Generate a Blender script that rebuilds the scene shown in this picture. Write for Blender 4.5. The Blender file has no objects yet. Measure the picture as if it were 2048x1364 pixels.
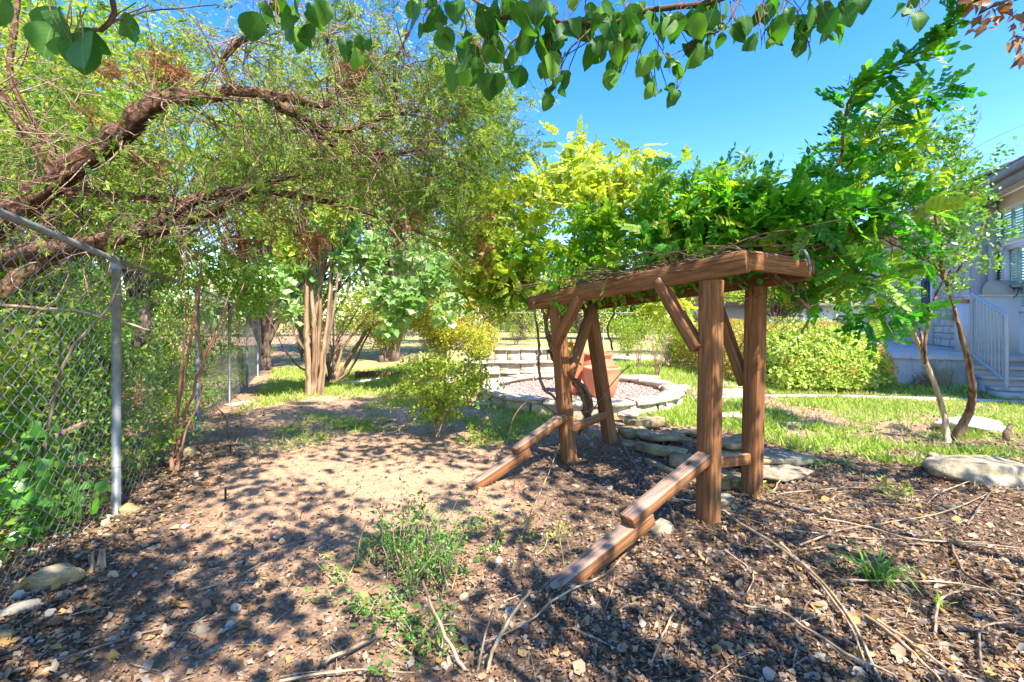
import bpy, math, random
import numpy as np
from mathutils import Matrix, Vector

sc = bpy.context.scene
COL = sc.collection
rng = np.random.default_rng(7)
random.seed(7)
PI = math.pi

# ------------------------------------------------------------------ camera, sky, sun, exposure
CAMZ, F, CX, HY = 1.46, 910.0, 1024.0, 636.0
cam = bpy.data.cameras.new('camera')
cam.sensor_width = 36.0
cam.lens = 36.0 * F / 2048.0
cam.shift_y = -(682.0 - HY) / 2048.0
cam.clip_start = 0.05
cam.clip_end = 600
co = bpy.data.objects.new('camera', cam)
COL.objects.link(co)
co.location = (0, 0, CAMZ)
co.rotation_euler = (PI / 2, 0, 0)
sc.camera = co

SUN = Vector((0.42, -0.60, 1.05)).normalized()
elev = math.asin(SUN.z)
world = bpy.data.worlds.new('World')
sc.world = world
world.use_nodes = True
wn = world.node_tree
for n in list(wn.nodes):
    wn.nodes.remove(n)
sky = wn.nodes.new('ShaderNodeTexSky')
sky.sky_type = 'NISHITA'
sky.sun_disc = False
sky.sun_elevation = elev
sky.sun_rotation = math.atan2(SUN.x, SUN.y)
sky.air_density = 1.0
sky.dust_density = 0.25
sky.ozone_density = 1.6
bg = wn.nodes.new('ShaderNodeBackground')
bg.inputs['Strength'].default_value = 0.14
wo = wn.nodes.new('ShaderNodeOutputWorld')
hs = wn.nodes.new('ShaderNodeHueSaturation')
hs.inputs['Hue'].default_value = .516
hs.inputs['Saturation'].default_value = 1.42
wn.links.new(sky.outputs[0], hs.inputs['Color'])
wn.links.new(hs.outputs[0], bg.inputs[0])
wn.links.new(bg.outputs[0], wo.inputs[0])

sl = bpy.data.lights.new('sun', 'SUN')
sl.energy = 3.9
sl.angle = math.radians(0.6)
sl.color = (1.0, 0.93, 0.82)
so = bpy.data.objects.new('sun', sl)
COL.objects.link(so)
so.rotation_euler = SUN.to_track_quat('Z', 'Y').to_euler()
so.location = (6, -4, 12)

sc.view_settings.view_transform = 'Standard'
sc.view_settings.look = 'None'
sc.view_settings.gamma = 1
sc.view_settings.use_curve_mapping = False
sc.view_settings.exposure = 1.98
sc.render.engine = 'CYCLES'
sc.cycles.max_bounces = 8
sc.cycles.diffuse_bounces = 4
sc.cycles.transmission_bounces = 6
sc.cycles.transparent_max_bounces = 12

# ------------------------------------------------------------------ helpers
def at(px, py, Y):
    return Vector(((px - CX) / F * Y, Y, CAMZ - (py - HY) / F * Y))

def sst(a, b, x):
    t = np.clip((x - a) / (b - a), 0, 1)
    return t * t * (3 - 2 * t)

_tab = np.random.default_rng(3).random((256, 256))
def vnoise(x, y, s=1.0):
    x = np.asarray(x, float) * s + 1000.3
    y = np.asarray(y, float) * s + 1000.7
    xi = np.floor(x).astype(int); yi = np.floor(y).astype(int)
    fx = x - xi; fy = y - yi
    fx = fx * fx * (3 - 2 * fx); fy = fy * fy * (3 - 2 * fy)
    a = _tab[xi % 256, yi % 256]; b = _tab[(xi + 1) % 256, yi % 256]
    c = _tab[xi % 256, (yi + 1) % 256]; d = _tab[(xi + 1) % 256, (yi + 1) % 256]
    return (a * (1 - fx) + b * fx) * (1 - fy) + (c * (1 - fx) + d * fx) * fy

def fence_x(y):
    return -2.87 - 0.456 * (y - 3.3)

def gh(x, y):
    """height of the ground"""
    x = np.asarray(x, float); y = np.asarray(y, float)
    z = -0.24 * sst(5.5, 12, y) * sst(-2.0, -5.0, x)
    z = z + 0.05 * (vnoise(x, y, 0.6) - 0.5) * sst(60, 10, y) + 0.02 * (vnoise(x, y, 2.3) - 0.5) * sst(30, 8, y)
    d = x - fence_x(y)
    z = z + 0.13 * np.exp(-(d / 0.45) ** 2) * sst(3.6, 2.6, y)
    z = z + 0.06 * np.exp(-((x - 1.3) ** 2 + (y - 5.3) ** 2) / 0.5)
    z = z + 0.05 * sst(3.0, 4.4, x) * sst(6.5, 4.5, y)
    z = z * (1 - sst(7.2, 8.0, x) * sst(7, 8, y) * sst(14, 12, y))
    return z

def ghf(x, y):
    return float(gh(x, y))

def gp(px, py, lift=0.0):
    """ground point seen at a pixel"""
    Y = CAMZ * F / max(py - HY, 5)
    for _ in range(6):
        X = (px - CX) / F * Y
        Y = (CAMZ - ghf(X, Y) - lift) * F / (py - HY)
    X = (px - CX) / F * Y
    return Vector((X, Y, ghf(X, Y) + lift))

def props(o, label=None, cat=None, group=None, kind=None):
    if label: o['label'] = label
    if cat: o['category'] = cat
    if group: o['group'] = group
    if kind: o['kind'] = kind
    return o

def empty(name, loc, label=None, cat=None, group=None):
    o = bpy.data.objects.new(name, None)
    o.empty_display_size = 0.1
    COL.objects.link(o)
    o.location = loc
    return props(o, label, cat, group)

def link(name, me, parent=None, M=None):
    o = bpy.data.objects.new(name, me)
    COL.objects.link(o)
    if parent is not None:
        o.parent = parent
        base = Matrix.Identity(4)
        p = parent
        acc = Matrix.Identity(4)
        while p is not None:
            acc = p.matrix_basis @ acc
            p = p.parent
        o.matrix_basis = acc.inverted() @ (M if M is not None else Matrix.Identity(4))
    elif M is not None:
        o.matrix_basis = M
    return o

class Geo:
    """collects vertices, triangles and quads"""
    def __init__(s):
        s.V = []; s.T = []; s.Q = []; s.n = 0; s.R = []
    def add(s, V, T=None, Q=None, r=None):
        V = np.asarray(V, float).reshape(-1, 3)
        if T is not None and len(T): s.T.append(np.asarray(T, int).reshape(-1, 3) + s.n)
        if Q is not None and len(Q): s.Q.append(np.asarray(Q, int).reshape(-1, 4) + s.n)
        s.V.append(V); s.n += len(V)
        if r is None: r = np.full(len(V), 0.5)
        s.R.append(np.broadcast_to(np.asarray(r, float), (len(V),)).copy())
        return s
    def mesh(s, name, mat, smooth=False):
        me = bpy.data.meshes.new(name)
        V = np.concatenate(s.V) if s.V else np.zeros((0, 3))
        T = np.concatenate(s.T) if s.T else np.zeros((0, 3), int)
        Q = np.concatenate(s.Q) if s.Q else np.zeros((0, 4), int)
        me.vertices.add(len(V)); me.vertices.foreach_set('co', V.astype(np.float32).ravel())
        nl = len(T) * 3 + len(Q) * 4
        me.loops.add(nl)
        me.loops.foreach_set('vertex_index', np.concatenate([T.ravel(), Q.ravel()]).astype(np.int32))
        me.polygons.add(len(T) + len(Q))
        st = np.concatenate([np.arange(len(T)) * 3, len(T) * 3 + np.arange(len(Q)) * 4]).astype(np.int32)
        me.polygons.foreach_set('loop_start', st)
        if smooth:
            me.polygons.foreach_set('use_smooth', np.ones(len(T) + len(Q), bool))
        a = me.attributes.new('rnd', 'FLOAT', 'POINT')
        a.data.foreach_set('value', np.concatenate(s.R).astype(np.float32))
        me.update(calc_edges=True)
        me.validate()
        me.materials.append(mat)
        return me
    def build(s, name, mat, parent=None, smooth=False, kind=None, M=None):
        """geometry given in world coordinates"""
        me = s.mesh(name, mat, smooth)
        o = link(name, me, parent, M)
        if kind: o['kind'] = kind
        return o

BQ = [(0, 3, 2, 1), (4, 5, 6, 7), (0, 1, 5, 4), (1, 2, 6, 5), (2, 3, 7, 6), (3, 0, 4, 7)]
def box(g, x0, x1, y0, y1, z0, z1, M=None, r=None):
    v = np.array([(x0, y0, z0), (x1, y0, z0), (x1, y1, z0), (x0, y1, z0), (x0, y0, z1), (x1, y0, z1), (x1, y1, z1), (x0, y1, z1)], float)
    if M is not None:
        m = np.array(M)
        v = v @ m[:3, :3].T + m[:3, 3]
    g.add(v, Q=BQ, r=r)

def smooth_path(pts, rad, sub=4, jit=0.0):
    P = np.array([tuple(p) for p in pts], float)
    R = np.array(rad, float)
    if len(R) != len(P): R = np.interp(np.linspace(0, 1, len(P)), np.linspace(0, 1, len(R)), R)
    if len(P) < 3: sub = max(sub, 2)
    E = np.vstack([2 * P[0] - P[1], P, 2 * P[-1] - P[-2]])
    out = []; ro = []
    for i in range(len(P) - 1):
        p0, p1, p2, p3 = E[i:i + 4]
        for k in range(sub):
            t = k / sub
            out.append(0.5 * ((2 * p1) + (-p0 + p2) * t + (2 * p0 - 5 * p1 + 4 * p2 - p3) * t * t + (-p0 + 3 * p1 - 3 * p2 + p3) * t ** 3))
            ro.append(R[i] * (1 - t) + R[i + 1] * t)
    out.append(P[-1]); ro.append(R[-1])
    out = np.array(out); ro = np.array(ro)
    if jit: out[1:-1] += rng.normal(0, jit, (len(out) - 2, 3)) * ro[1:-1, None]
    return out, ro

def tube(g, P, R, n=6, r=0.5, rough=0.0):
    P = np.asarray(P, float); R = np.asarray(R, float); m = len(P)
    T = np.gradient(P, axis=0); T /= np.linalg.norm(T, axis=1)[:, None] + 1e-9
    ref = np.array([0, 0, 1.0]) if abs(T[0][2]) < 0.85 else np.array([1.0, 0, 0])
    a = np.cross(T[0], ref); a /= np.linalg.norm(a)
    ang = np.arange(n) * 2 * PI / n
    V = np.zeros((m, n, 3)); rid = rng.normal(0, .5, n) if rough else None; cr_ = rng.random(n); rc = np.zeros((m, n))
    for i in range(m):
        if rough:
            rid = rid * .93 + rng.normal(0, .18, n); cr_ = np.clip(cr_ + rng.normal(0, .10, n), 0, 1)
        rc[i] = cr_
        a = a - T[i] * np.dot(a, T[i]); a /= np.linalg.norm(a) + 1e-9
        b = np.cross(T[i], a)
        rr = R[i] * (1 + rid * rough) if rough else np.full(n, R[i])
        V[i] = P[i] + (np.cos(ang)[:, None] * a + np.sin(ang)[:, None] * b) * rr[:, None]
    i = np.arange(m - 1)[:, None] * n; j = np.arange(n)[None]; j2 = (j + 1) % n
    Q = np.stack([i + j, i + j2, i + n + j2, i + n + j], -1).reshape(-1, 4)
    V = V.reshape(-1, 3)
    if rough: r = rc.ravel()
    if n > 4 or R[-1] > .01:
        V = np.vstack([V, P[0], P[-1]])
        if rough: r = np.append(r, [.5, .5])
        t = [(k, m * n, (k + 1) % n) for k in range(n)] + [((m - 1) * n + k, (m - 1) * n + (k + 1) % n, m * n + 1) for k in range(n)]
        g.add(V, T=[(c, b, a_) for a_, b, c in t], Q=Q, r=r)
    else:
        g.add(V, Q=Q, r=r)

def limb(g, pts, rad, n=6, sub=4, jit=0.3, rough=0.0, r=0.5):
    P, R = smooth_path(pts, rad, sub, jit)
    tube(g, P, R, n, r, rough)
    return P, R

def fans(D, N):
    """rotation matrices with y axis = D, z near N"""
    D = D / (np.linalg.norm(D, axis=1)[:, None] + 1e-9)
    X = np.cross(D, N); X /= np.linalg.norm(X, axis=1)[:, None] + 1e-9
    Z = np.cross(X, D)
    return np.stack([X, D, Z], -1)

def scatter(g, tpl, P, D, N, S, r=None):
    V, T, Q = tpl
    V = np.asarray(V, float)
    n = len(P); k = len(V)
    if n == 0: return
    R = fans(np.asarray(D, float), np.asarray(N, float))
    S = np.broadcast_to(np.asarray(S, float), (n,))
    W = np.einsum('nij,kj->nki', R, V) * S[:, None, None] + np.asarray(P)[:, None, :]
    off = (np.arange(n) * k)[:, None, None]
    TT = (np.asarray(T, int)[None] + off).reshape(-1, 3) if len(T) else None
    QQ = (np.asarray(Q, int)[None] + off).reshape(-1, 4) if len(Q) else None
    if r is None: r = rng.random(n)
    g.add(W.reshape(-1, 3), TT, QQ, np.repeat(r, k))

def rdir(n, up=0.0, flat=1.0):
    v = rng.normal(0, 1, (n, 3)); v[:, 2] *= flat; v[:, 2] += up
    return v / (np.linalg.norm(v, axis=1)[:, None] + 1e-9)

# leaf templates: length along y, width x, normal z; (verts, tris, quads)
T_LEAF = ([(0, 0, 0), (.28, .35, .06), (0, 1, -.10), (-.28, .35, .06), (0, .42, -.02)],
          [(0, 1, 4), (1, 2, 4), (2, 3, 4), (3, 0, 4)], [])
T_LEAF2 = ([(0, 0, 0), (.26, .45, .05), (0, 1, 0), (-.26, .45, .05)], [(0, 1, 2), (0, 2, 3)], [])
T_ROUND = ([(0, 0, 0), (.38, .2, .05), (.45, .55, .05), (0, 1, -.08), (-.45, .55, .05), (-.38, .2, .05), (0, .45, -.04)],
           [(0, 1, 6), (1, 2, 6), (2, 3, 6), (3, 4, 6), (4, 5, 6), (5, 0, 6)], [])
def pear_tpl(curl=.12, wid=.42, seed=0):
    r_ = random.Random(seed)
    prof = [(0, 0), (.10, .55), (.25, .92), (.45, 1.0), (.65, .88), (.82, .58), (.93, .25), (1.0, 0)]
    V = []; T = []; Q = []
    for k, (t, w) in enumerate(prof):
        zc = -curl * 1.6 * t * t
        w2 = w * wid * (1 + r_.uniform(-.08, .08))
        V += [(-w2, t, zc + curl * .9 * w * (.6 + .4 * math.sin(t * 9 + seed))), (0, t, zc), (w2, t, zc + curl * .9 * w * (.6 + .4 * math.cos(t * 8 + seed)))]
    for k in range(len(prof) - 1):
        a = 3 * k
        Q += [(a, a + 1, a + 4, a + 3), (a + 1, a + 2, a + 5, a + 4)]
    a = len(V)
    V += [(-.012, -.45, .05), (.012, -.45, .05), (.01, 0.02, 0.003), (-.01, 0.02, 0.003)]
    Q += [(a, a + 1, a + 2, a + 3)]
    return V, T, Q
PEAR = [pear_tpl(.14, .38, 1), pear_tpl(.26, .43, 2), pear_tpl(.08, .46, 3), pear_tpl(.36, .36, 4)]
def pinnate(nl=6, droop=.25, lw=.078, ll=.27, seed=0, fine=True):
    r_ = random.Random(seed)
    V = []; T = []; Q = []
    def z(t): return -droop * t * t
    for k in range(6):
        t = k / 5
        V += [(-.006, t * .8, z(t)), (.006, t * .8, z(t))]
    for k in range(5): Q.append((2 * k, 2 * k + 1, 2 * k + 3, 2 * k + 2))
    def leaf(x, y, zz, ang, l, w):
        a = len(V); c, s = math.cos(ang), math.sin(ang); dz = r_.uniform(-.3, .05) * l
        pts = [(0, 0, 0), (w, l * .38, .015), (w * .7, l * .72, .01), (0, l, 0), (-w * .7, l * .72, .01), (-w, l * .38, .015), (0, l * .45, -.015)] if fine else [(0, 0, 0), (w, l * .45, .01), (0, l, 0), (-w, l * .45, .01)]
        for px_, py_, pz_ in pts:
            V.append((x + px_ * c + py_ * s, y - px_ * s + py_ * c, zz + pz_ + dz * (py_ / l) ** 1.5))
        if fine:
            for i in range(6): T.append((a + i, a + (i + 1) % 6, a + 6))
        else:
            T.extend([(a, a + 1, a + 2), (a, a + 2, a + 3)])
    for k in range(nl):
        t = .15 + .8 * k / nl
        for s in (-1, 1):
            leaf(0, t * .8, z(t), s * math.radians(r_.uniform(48, 68) - 18 * t), ll * r_.uniform(.85, 1.1) * (1 - .25 * t), lw * r_.uniform(.85, 1.1))
    leaf(0, .8, z(1), r_.uniform(-.1, .1), ll * 1.05, lw)
    return V, T, Q
PIN = [pinnate(6, .25, seed=1), pinnate(5, .4, seed=2), pinnate(6, .12, .085, seed=3)]
PINC = [pinnate(5, .3, seed=4, fine=False), pinnate(6, .45, seed=5, fine=False)]
def spray(seed, n=11, L=.55):
    r_ = random.Random(seed); V = []; T = []; Q = []
    for k in range(n):
        t = k / n; x0 = 0; y0 = t * .8; a0 = r_.uniform(-1, 1) * 1.0; b0 = r_.uniform(-.8, .8); l = L * r_.uniform(.35, .75)
        dx, dy, dz = math.sin(a0) * l, math.cos(a0) * l, math.sin(b0) * l * .6
        for h in (0, 1):
            a = len(V); w = .022; sx = r_.uniform(-.3, .3) * l
            V.extend([(x0 - w, y0, 0), (x0 + w, y0 + .01, 0), (x0 + dx * (.7 + .3 * h) + sx, y0 + dy * (1 - .3 * h), dz * (1 - .5 * h)), (x0 + dx * .55 + sx - w, y0 + dy * .5, dz * .5 + .02)])
            T.extend([(a, a + 1, a + 2), (a, a + 2, a + 3)])
    return V, T, Q
SPR = [spray(i) for i in range(4)]
T_LOBED = ([(0, 0, 0), (.30, -.05, .04), (.28, .22, .05), (.62, .30, .0), (.36, .55, .05), (0, 1.0, -.08), (-.36, .55, .05), (-.62, .30, 0), (-.28, .22, .05), (-.30, -.05, .04), (0, .38, -.02)],
           [(i, (i + 1) % 10, 10) for i in range(10)], [])
T_BLADE = ([(-.05, 0, 0), (.05, 0, 0), (.035, .55, .05), (-.035, .55, .05), (0, 1, .25)], [(3, 2, 4)], [(0, 1, 2, 3)])

# ------------------------------------------------------------------ materials
def newmat(name):
    m = bpy.data.materials.new(name); m.use_nodes = True
    nt = m.node_tree
    b = nt.nodes['Principled BSDF']
    return m, nt, b, nt.nodes['Material Output']
def N(nt, t, **kw):
    n = nt.nodes.new(t)
    for k, v in kw.items():
        if k in n.inputs.keys(): n.inputs[k].default_value = v
        else: setattr(n, k, v)
    return n
def ramp(nt, fac, stops, interp='LINEAR'):
    n = nt.nodes.new('ShaderNodeValToRGB')
    n.color_ramp.interpolation = interp
    e = n.color_ramp.elements
    while len(e) > 1: e.remove(e[-1])
    e[0].position, e[0].color = stops[0][0], tuple(stops[0][1]) + (1,)
    for p, c in stops[1:]:
        x = e.new(p); x.color = tuple(c) + (1,)
    nt.links.new(fac, n.inputs[0])
    return n.outputs[0]
def mixc(nt, fac, a, b, bt='MIX'):
    n = nt.nodes.new('ShaderNodeMix'); n.data_type = 'RGBA'; n.blend_type = bt
    for s, v in ((n.inputs[0], fac), (n.inputs[6], a), (n.inputs[7], b)):
        if hasattr(v, 'links'): nt.links.new(v, s)
        elif isinstance(v, (int, float)): s.default_value = v
        else: s.default_value = tuple(v) + (1,)
    return n.outputs[2]
def noise(nt, scale, detail=4, coord='Object', rough=.6, sc3=None, dist=0.0):
    tc = N(nt, 'ShaderNodeTexCoord'); o = tc.outputs[coord]
    if sc3:
        mp = N(nt, 'ShaderNodeMapping'); mp.inputs['Scale'].default_value = sc3
        nt.links.new(o, mp.inputs[0]); o = mp.outputs[0]
    n = N(nt, 'ShaderNodeTexNoise'); n.inputs['Scale'].default_value = scale; n.inputs['Detail'].default_value = detail
    n.inputs['Roughness'].default_value = rough; n.inputs['Distortion'].default_value = dist
    nt.links.new(o, n.inputs['Vector'])
    return n.outputs[0]
def bump(nt, b, h, st=.3, dist=.02):
    n = N(nt, 'ShaderNodeBump'); n.inputs['Strength'].default_value = st; n.inputs['Distance'].default_value = dist
    nt.links.new(h, n.inputs['Height']); nt.links.new(n.outputs[0], b.inputs['Normal'])
def rndval(nt):
    a = N(nt, 'ShaderNodeAttribute'); a.attribute_name = 'rnd'
    oi = N(nt, 'ShaderNodeObjectInfo')
    ad = N(nt, 'ShaderNodeMath', operation='ADD'); nt.links.new(a.outputs['Fac'], ad.inputs[0]); nt.links.new(oi.outputs['Random'], ad.inputs[1])
    fr = N(nt, 'ShaderNodeMath', operation='FRACT'); nt.links.new(ad.outputs[0], fr.inputs[0])
    return fr.outputs[0]

def leafmat(name, stops, trans=.45, tint=(1.25, 1.2, .55), rough=.45, spec=.35):
    m, nt, b, out = newmat(name)
    f = rndval(nt)
    n = len(stops)
    c = ramp(nt, f, [(i / max(n - 1, 1), s) for i, s in enumerate(stops)])
    n1 = noise(nt, 9, 2)
    c = mixc(nt, .35, c, ramp(nt, n1, [(.3, (.6, .6, .6)), (.7, (1, 1, 1))]), 'MULTIPLY')
    nt.links.new(c, b.inputs['Base Color'])
    b.inputs['Roughness'].default_value = rough
    b.inputs['Specular IOR Level'].default_value = spec
    tr = N(nt, 'ShaderNodeBsdfTranslucent')
    c2 = mixc(nt, 1.0, c, tint, 'MULTIPLY')
    nt.links.new(c2, tr.inputs[0])
    mx = N(nt, 'ShaderNodeMixShader'); mx.inputs[0].default_value = trans
    nt.links.new(b.outputs[0], mx.inputs[1]); nt.links.new(tr.outputs[0], mx.inputs[2])
    nt.links.new(mx.outputs[0], out.inputs[0])
    return m

def plain(name, c, rough=.6, metal=0, c2=None, scale=8, bst=.15, spec=.4, sc3=None):
    m, nt, b, out = newmat(name)
    n1 = noise(nt, scale, 5, sc3=sc3)
    c2 = c2 or tuple(x * .7 for x in c)
    nt.links.new(ramp(nt, n1, [(.3, c2), (.65, c)]), b.inputs['Base Color'])
    b.inputs['Roughness'].default_value = rough; b.inputs['Metallic'].default_value = metal
    b.inputs['Specular IOR Level'].default_value = spec
    if bst: bump(nt, b, noise(nt, scale * 5, 4, sc3=sc3), bst, .01)
    return m

def barkmat(name, c1, c2, c3, sc3=(1, 1, .22), scale=14, bst=.8):
    m, nt, b, out = newmat(name)
    n1 = noise(nt, scale, 6, sc3=sc3, dist=.6); n2 = noise(nt, 3.0, 3)
    c = ramp(nt, n1, [(.32, c1), (.5, c2), (.68, c3)])
    c = mixc(nt, .4, c, ramp(nt, n2, [(.3, (.55, .55, .55)), (.7, (1.1, 1.1, 1.1))]), 'MULTIPLY')
    at_ = N(nt, 'ShaderNodeAttribute'); at_.attribute_name = 'rnd'
    c = mixc(nt, .75, c, ramp(nt, at_.outputs['Fac'], [(.12, (.32, .28, .26)), (.45, (1, 1, 1)), (.85, (1.35, 1.25, 1.15))]), 'MULTIPLY')
    nt.links.new(c, b.inputs['Base Color']); b.inputs['Roughness'].default_value = .9
    b.inputs['Specular IOR Level'].default_value = .2
    bump(nt, b, n1, bst, .03)
    return m

def woodmat():
    m, nt, b, out = newmat('stained_wood')
    n1 = noise(nt, 1, 6, sc3=(46, 46, 2.2), dist=1.2)
    n2 = noise(nt, 1, 3, sc3=(9, 9, 1.2))
    n3 = noise(nt, 160, 2, sc3=(1, 1, .05))
    n4 = noise(nt, 2.3, 4)
    c = ramp(nt, n1, [(.28, (.09, .040, .018)), (.43, (.22, .096, .040)), (.58, (.30, .142, .062)), (.8, (.40, .21, .105))])
    c = mixc(nt, .5, c, ramp(nt, n2, [(.3, (.62, .58, .55)), (.7, (1.08, 1.05, 1))]), 'MULTIPLY')
    geo = N(nt, 'ShaderNodeNewGeometry'); sp = N(nt, 'ShaderNodeSeparateXYZ'); nt.links.new(geo.outputs['Normal'], sp.inputs[0])
    # tops weather grey: long exposed upper faces lose their stain
    up = N(nt, 'ShaderNodeMath', operation='MULTIPLY'); nt.links.new(ramp(nt, sp.outputs[2], [(.55, (0, 0, 0)), (.85, (1, 1, 1))]), up.inputs[0])
    nt.links.new(ramp(nt, n1, [(.38, (.25, .25, .25)), (.55, (.9, .9, .9))]), up.inputs[1])
    c = mixc(nt, up.outputs[0], c, (.38, .27, .21))
    kn = N(nt, 'ShaderNodeTexVoronoi'); kn.inputs['Scale'].default_value = 1
    tc = N(nt, 'ShaderNodeTexCoord'); mp = N(nt, 'ShaderNodeMapping'); mp.inputs['Scale'].default_value = (7, 7, 3.4)
    oi = N(nt, 'ShaderNodeObjectInfo'); nt.links.new(tc.outputs['Object'], mp.inputs[0]); nt.links.new(oi.outputs['Random'], mp.inputs['Location'])
    nt.links.new(mp.outputs[0], kn.inputs[0])
    c = mixc(nt, ramp(nt, kn.outputs['Distance'], [(.06, (.8, .8, .8)), (.13, (0, 0, 0))]), c, (.05, .022, .012))
    c = mixc(nt, .7, c, ramp(nt, n3, [(.3, (.75, .72, .7)), (.6, (1, 1, 1))]), 'MULTIPLY')
    nt.links.new(c, b.inputs['Base Color']); b.inputs['Roughness'].default_value = .72
    b.inputs['Specular IOR Level'].default_value = .12; b.inputs['Roughness'].default_value = .88
    bump(nt, b, n1, .9, .008)
    return m

def stonemat(name, c1, c2, c3, moss=0.0, scale=5):
    m, nt, b, out = newmat(name)
    n1 = noise(nt, scale, 8, rough=.65, dist=.4); n2 = noise(nt, scale * 5, 6); n3 = noise(nt, 2.2, 4)
    oi = N(nt, 'ShaderNodeObjectInfo')
    c = ramp(nt, n1, [(.3, c1), (.5, c2), (.7, c3)])
    c = mixc(nt, .35, c, ramp(nt, oi.outputs['Random'], [(0, (.72, .66, .6)), (.5, (1, 1, 1)), (1, (1.05, .92, .75))]), 'MULTIPLY')
    c = mixc(nt, .22, c, ramp(nt, noise(nt, 1, 5, sc3=(5, 5, 70)), [(.35, (.50, .44, .38)), (.6, (1.05, 1.05, 1.05))]), 'MULTIPLY')
    c = mixc(nt, .55, c, ramp(nt, n2, [(.3, (.5, .48, .46)), (.6, (1, 1, 1))]), 'MULTIPLY')
    if moss:
        c = mixc(nt, ramp(nt, n3, [(.62 - moss * .3, (0, 0, 0)), (.75 - moss * .3, (.8, .8, .8))]), c, (.17, .18, .05))
    nt.links.new(c, b.inputs['Base Color']); b.inputs['Roughness'].default_value = .85
    b.inputs['Specular IOR Level'].default_value = .25
    bump(nt, b, n2, .7, .02)
    return m

M = {}
M['wood'] = woodmat()
M['cedar_bark'] = barkmat('cedar_bark', (.035, .018, .012), (.12, .062, .036), (.25, .15, .095), sc3=(1, 1, 1), scale=22)
M['twig'] = barkmat('grey_twig', (.13, .075, .05), (.27, .175, .125), (.40, .29, .22), scale=20, bst=.2)
M['myrtle_bark'] = barkmat('smooth_bark', (.20, .12, .07), (.34, .22, .135), (.48, .34, .23), sc3=(1, 1, .18), scale=9, bst=.15)
M['dark_bark'] = barkmat('dark_bark', (.05, .035, .025), (.13, .09, .065), (.24, .17, .12))
M['vine_bark'] = barkmat('vine_bark', (.07, .04, .025), (.20, .12, .07), (.34, .23, .14), scale=22)
M['stick'] = barkmat('dry_stick', (.22, .14, .08), (.40, .29, .18), (.55, .45, .33), scale=18, bst=.3)
M['metal'] = plain('galvanised_steel', (.27, .285, .29), .55, .45, (.15, .165, .17), 9, .15)
M['wire'] = plain('galvanised_wire', (.26, .27, .27), .5, .5, (.16, .16, .16), 20, 0)
M['lime'] = stonemat('limestone', (.42, .31, .19), (.64, .53, .38), (.78, .69, .54))
M['limem'] = stonemat('mossy_limestone', (.15, .105, .05), (.36, .27, .14), (.52, .41, .25), .22)
M['field'] = stonemat('fieldstone', (.18, .14, .09), (.36, .30, .20), (.52, .45, .33), .2)
M['wall_stone'] = stonemat('pale_wall_stone', (.60, .56, .50), (.72, .69, .63), (.82, .79, .73))
M['paver'] = stonemat('pink_paver', (.38, .28, .22), (.52, .42, .34), (.62, .53, .44))
M['mortar'] = plain('mortar', (.50, .49, .47), .9, 0, (.40, .39, .38), 20)
M['terracotta'] = plain('terracotta', (.66, .19, .09), .62, 0, (.56, .15, .07), 4, .08)
M['terracotta_worn'] = plain('worn_terracotta', (.66, .26, .145), .7, 0, (.60, .19, .09), 3, .1)
M['conc'] = plain('concrete', (.56, .51, .45), .85, 0, (.45, .41, .36), 3, .2)
M['stucco'] = plain('white_stucco', (.78, .76, .73), .9, 0, (.72, .70, .67), 30, .2)
M['paint'] = plain('white_trim', (.72, .71, .69), .5, 0, (.66, .65, .63), 3, 0)
M['railpaint'] = plain('grey_railing_paint', (.42, .46, .52), .45, .1, (.38, .42, .47), 3, 0)
M['fascia'] = plain('grey_fascia', (.20, .20, .21), .6, 0, (.17, .17, .18), 3, 0)
M['soffit'] = plain('cream_soffit', (.66, .58, .48), .7, 0, (.60, .53, .44), 3, 0)
M['roof'] = plain('roof_shingle', (.22, .21, .21), .9, 0, (.14, .13, .13), 25, .4)
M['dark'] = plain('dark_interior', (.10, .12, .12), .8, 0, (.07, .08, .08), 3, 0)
M['shutter'] = plain('pale_shutter', (.74, .80, .78), .6, 0, (.70, .76, .74), 3, 0)
M['black'] = plain('black_metal', (.03, .03, .035), .45, .2, (.02, .02, .02), 8, 0)
M['grill_steel'] = plain('grill_steel', (.40, .38, .33), .38, .8, (.33, .31, .27), 6, 0)
M['cover'] = plain('tan_cover', (.50, .43, .30), .6, 0, (.42, .36, .26), 6, .1)
M['brick'] = plain('brown_brick', (.20, .10, .07), .9, 0, (.12, .06, .045), 10, .3)
M['pipe'] = plain('white_pipe', (.7, .7, .72), .4, 0, (.6, .6, .62), 6, 0)
M['siding'] = plain('neighbour_siding', (.52, .50, .52), .8, 0, (.47, .45, .47), 3, .1)
m, nt, b, out = newmat('window_glass')
tb = N(nt, 'ShaderNodeBsdfTransparent'); tb.inputs[0].default_value = (.86, .95, .93, 1)
gl = N(nt, 'ShaderNodeBsdfGlossy'); gl.inputs['Roughness'].default_value = .02
fr = N(nt, 'ShaderNodeFresnel'); fr.inputs[0].default_value = 1.12
mx = N(nt, 'ShaderNodeMixShader')
mx.inputs[0].default_value = .07; nt.links.new(tb.outputs[0], mx.inputs[1]); nt.links.new(gl.outputs[0], mx.inputs[2]); nt.links.new(mx.outputs[0], out.inputs[0])
M['glass'] = m

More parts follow.
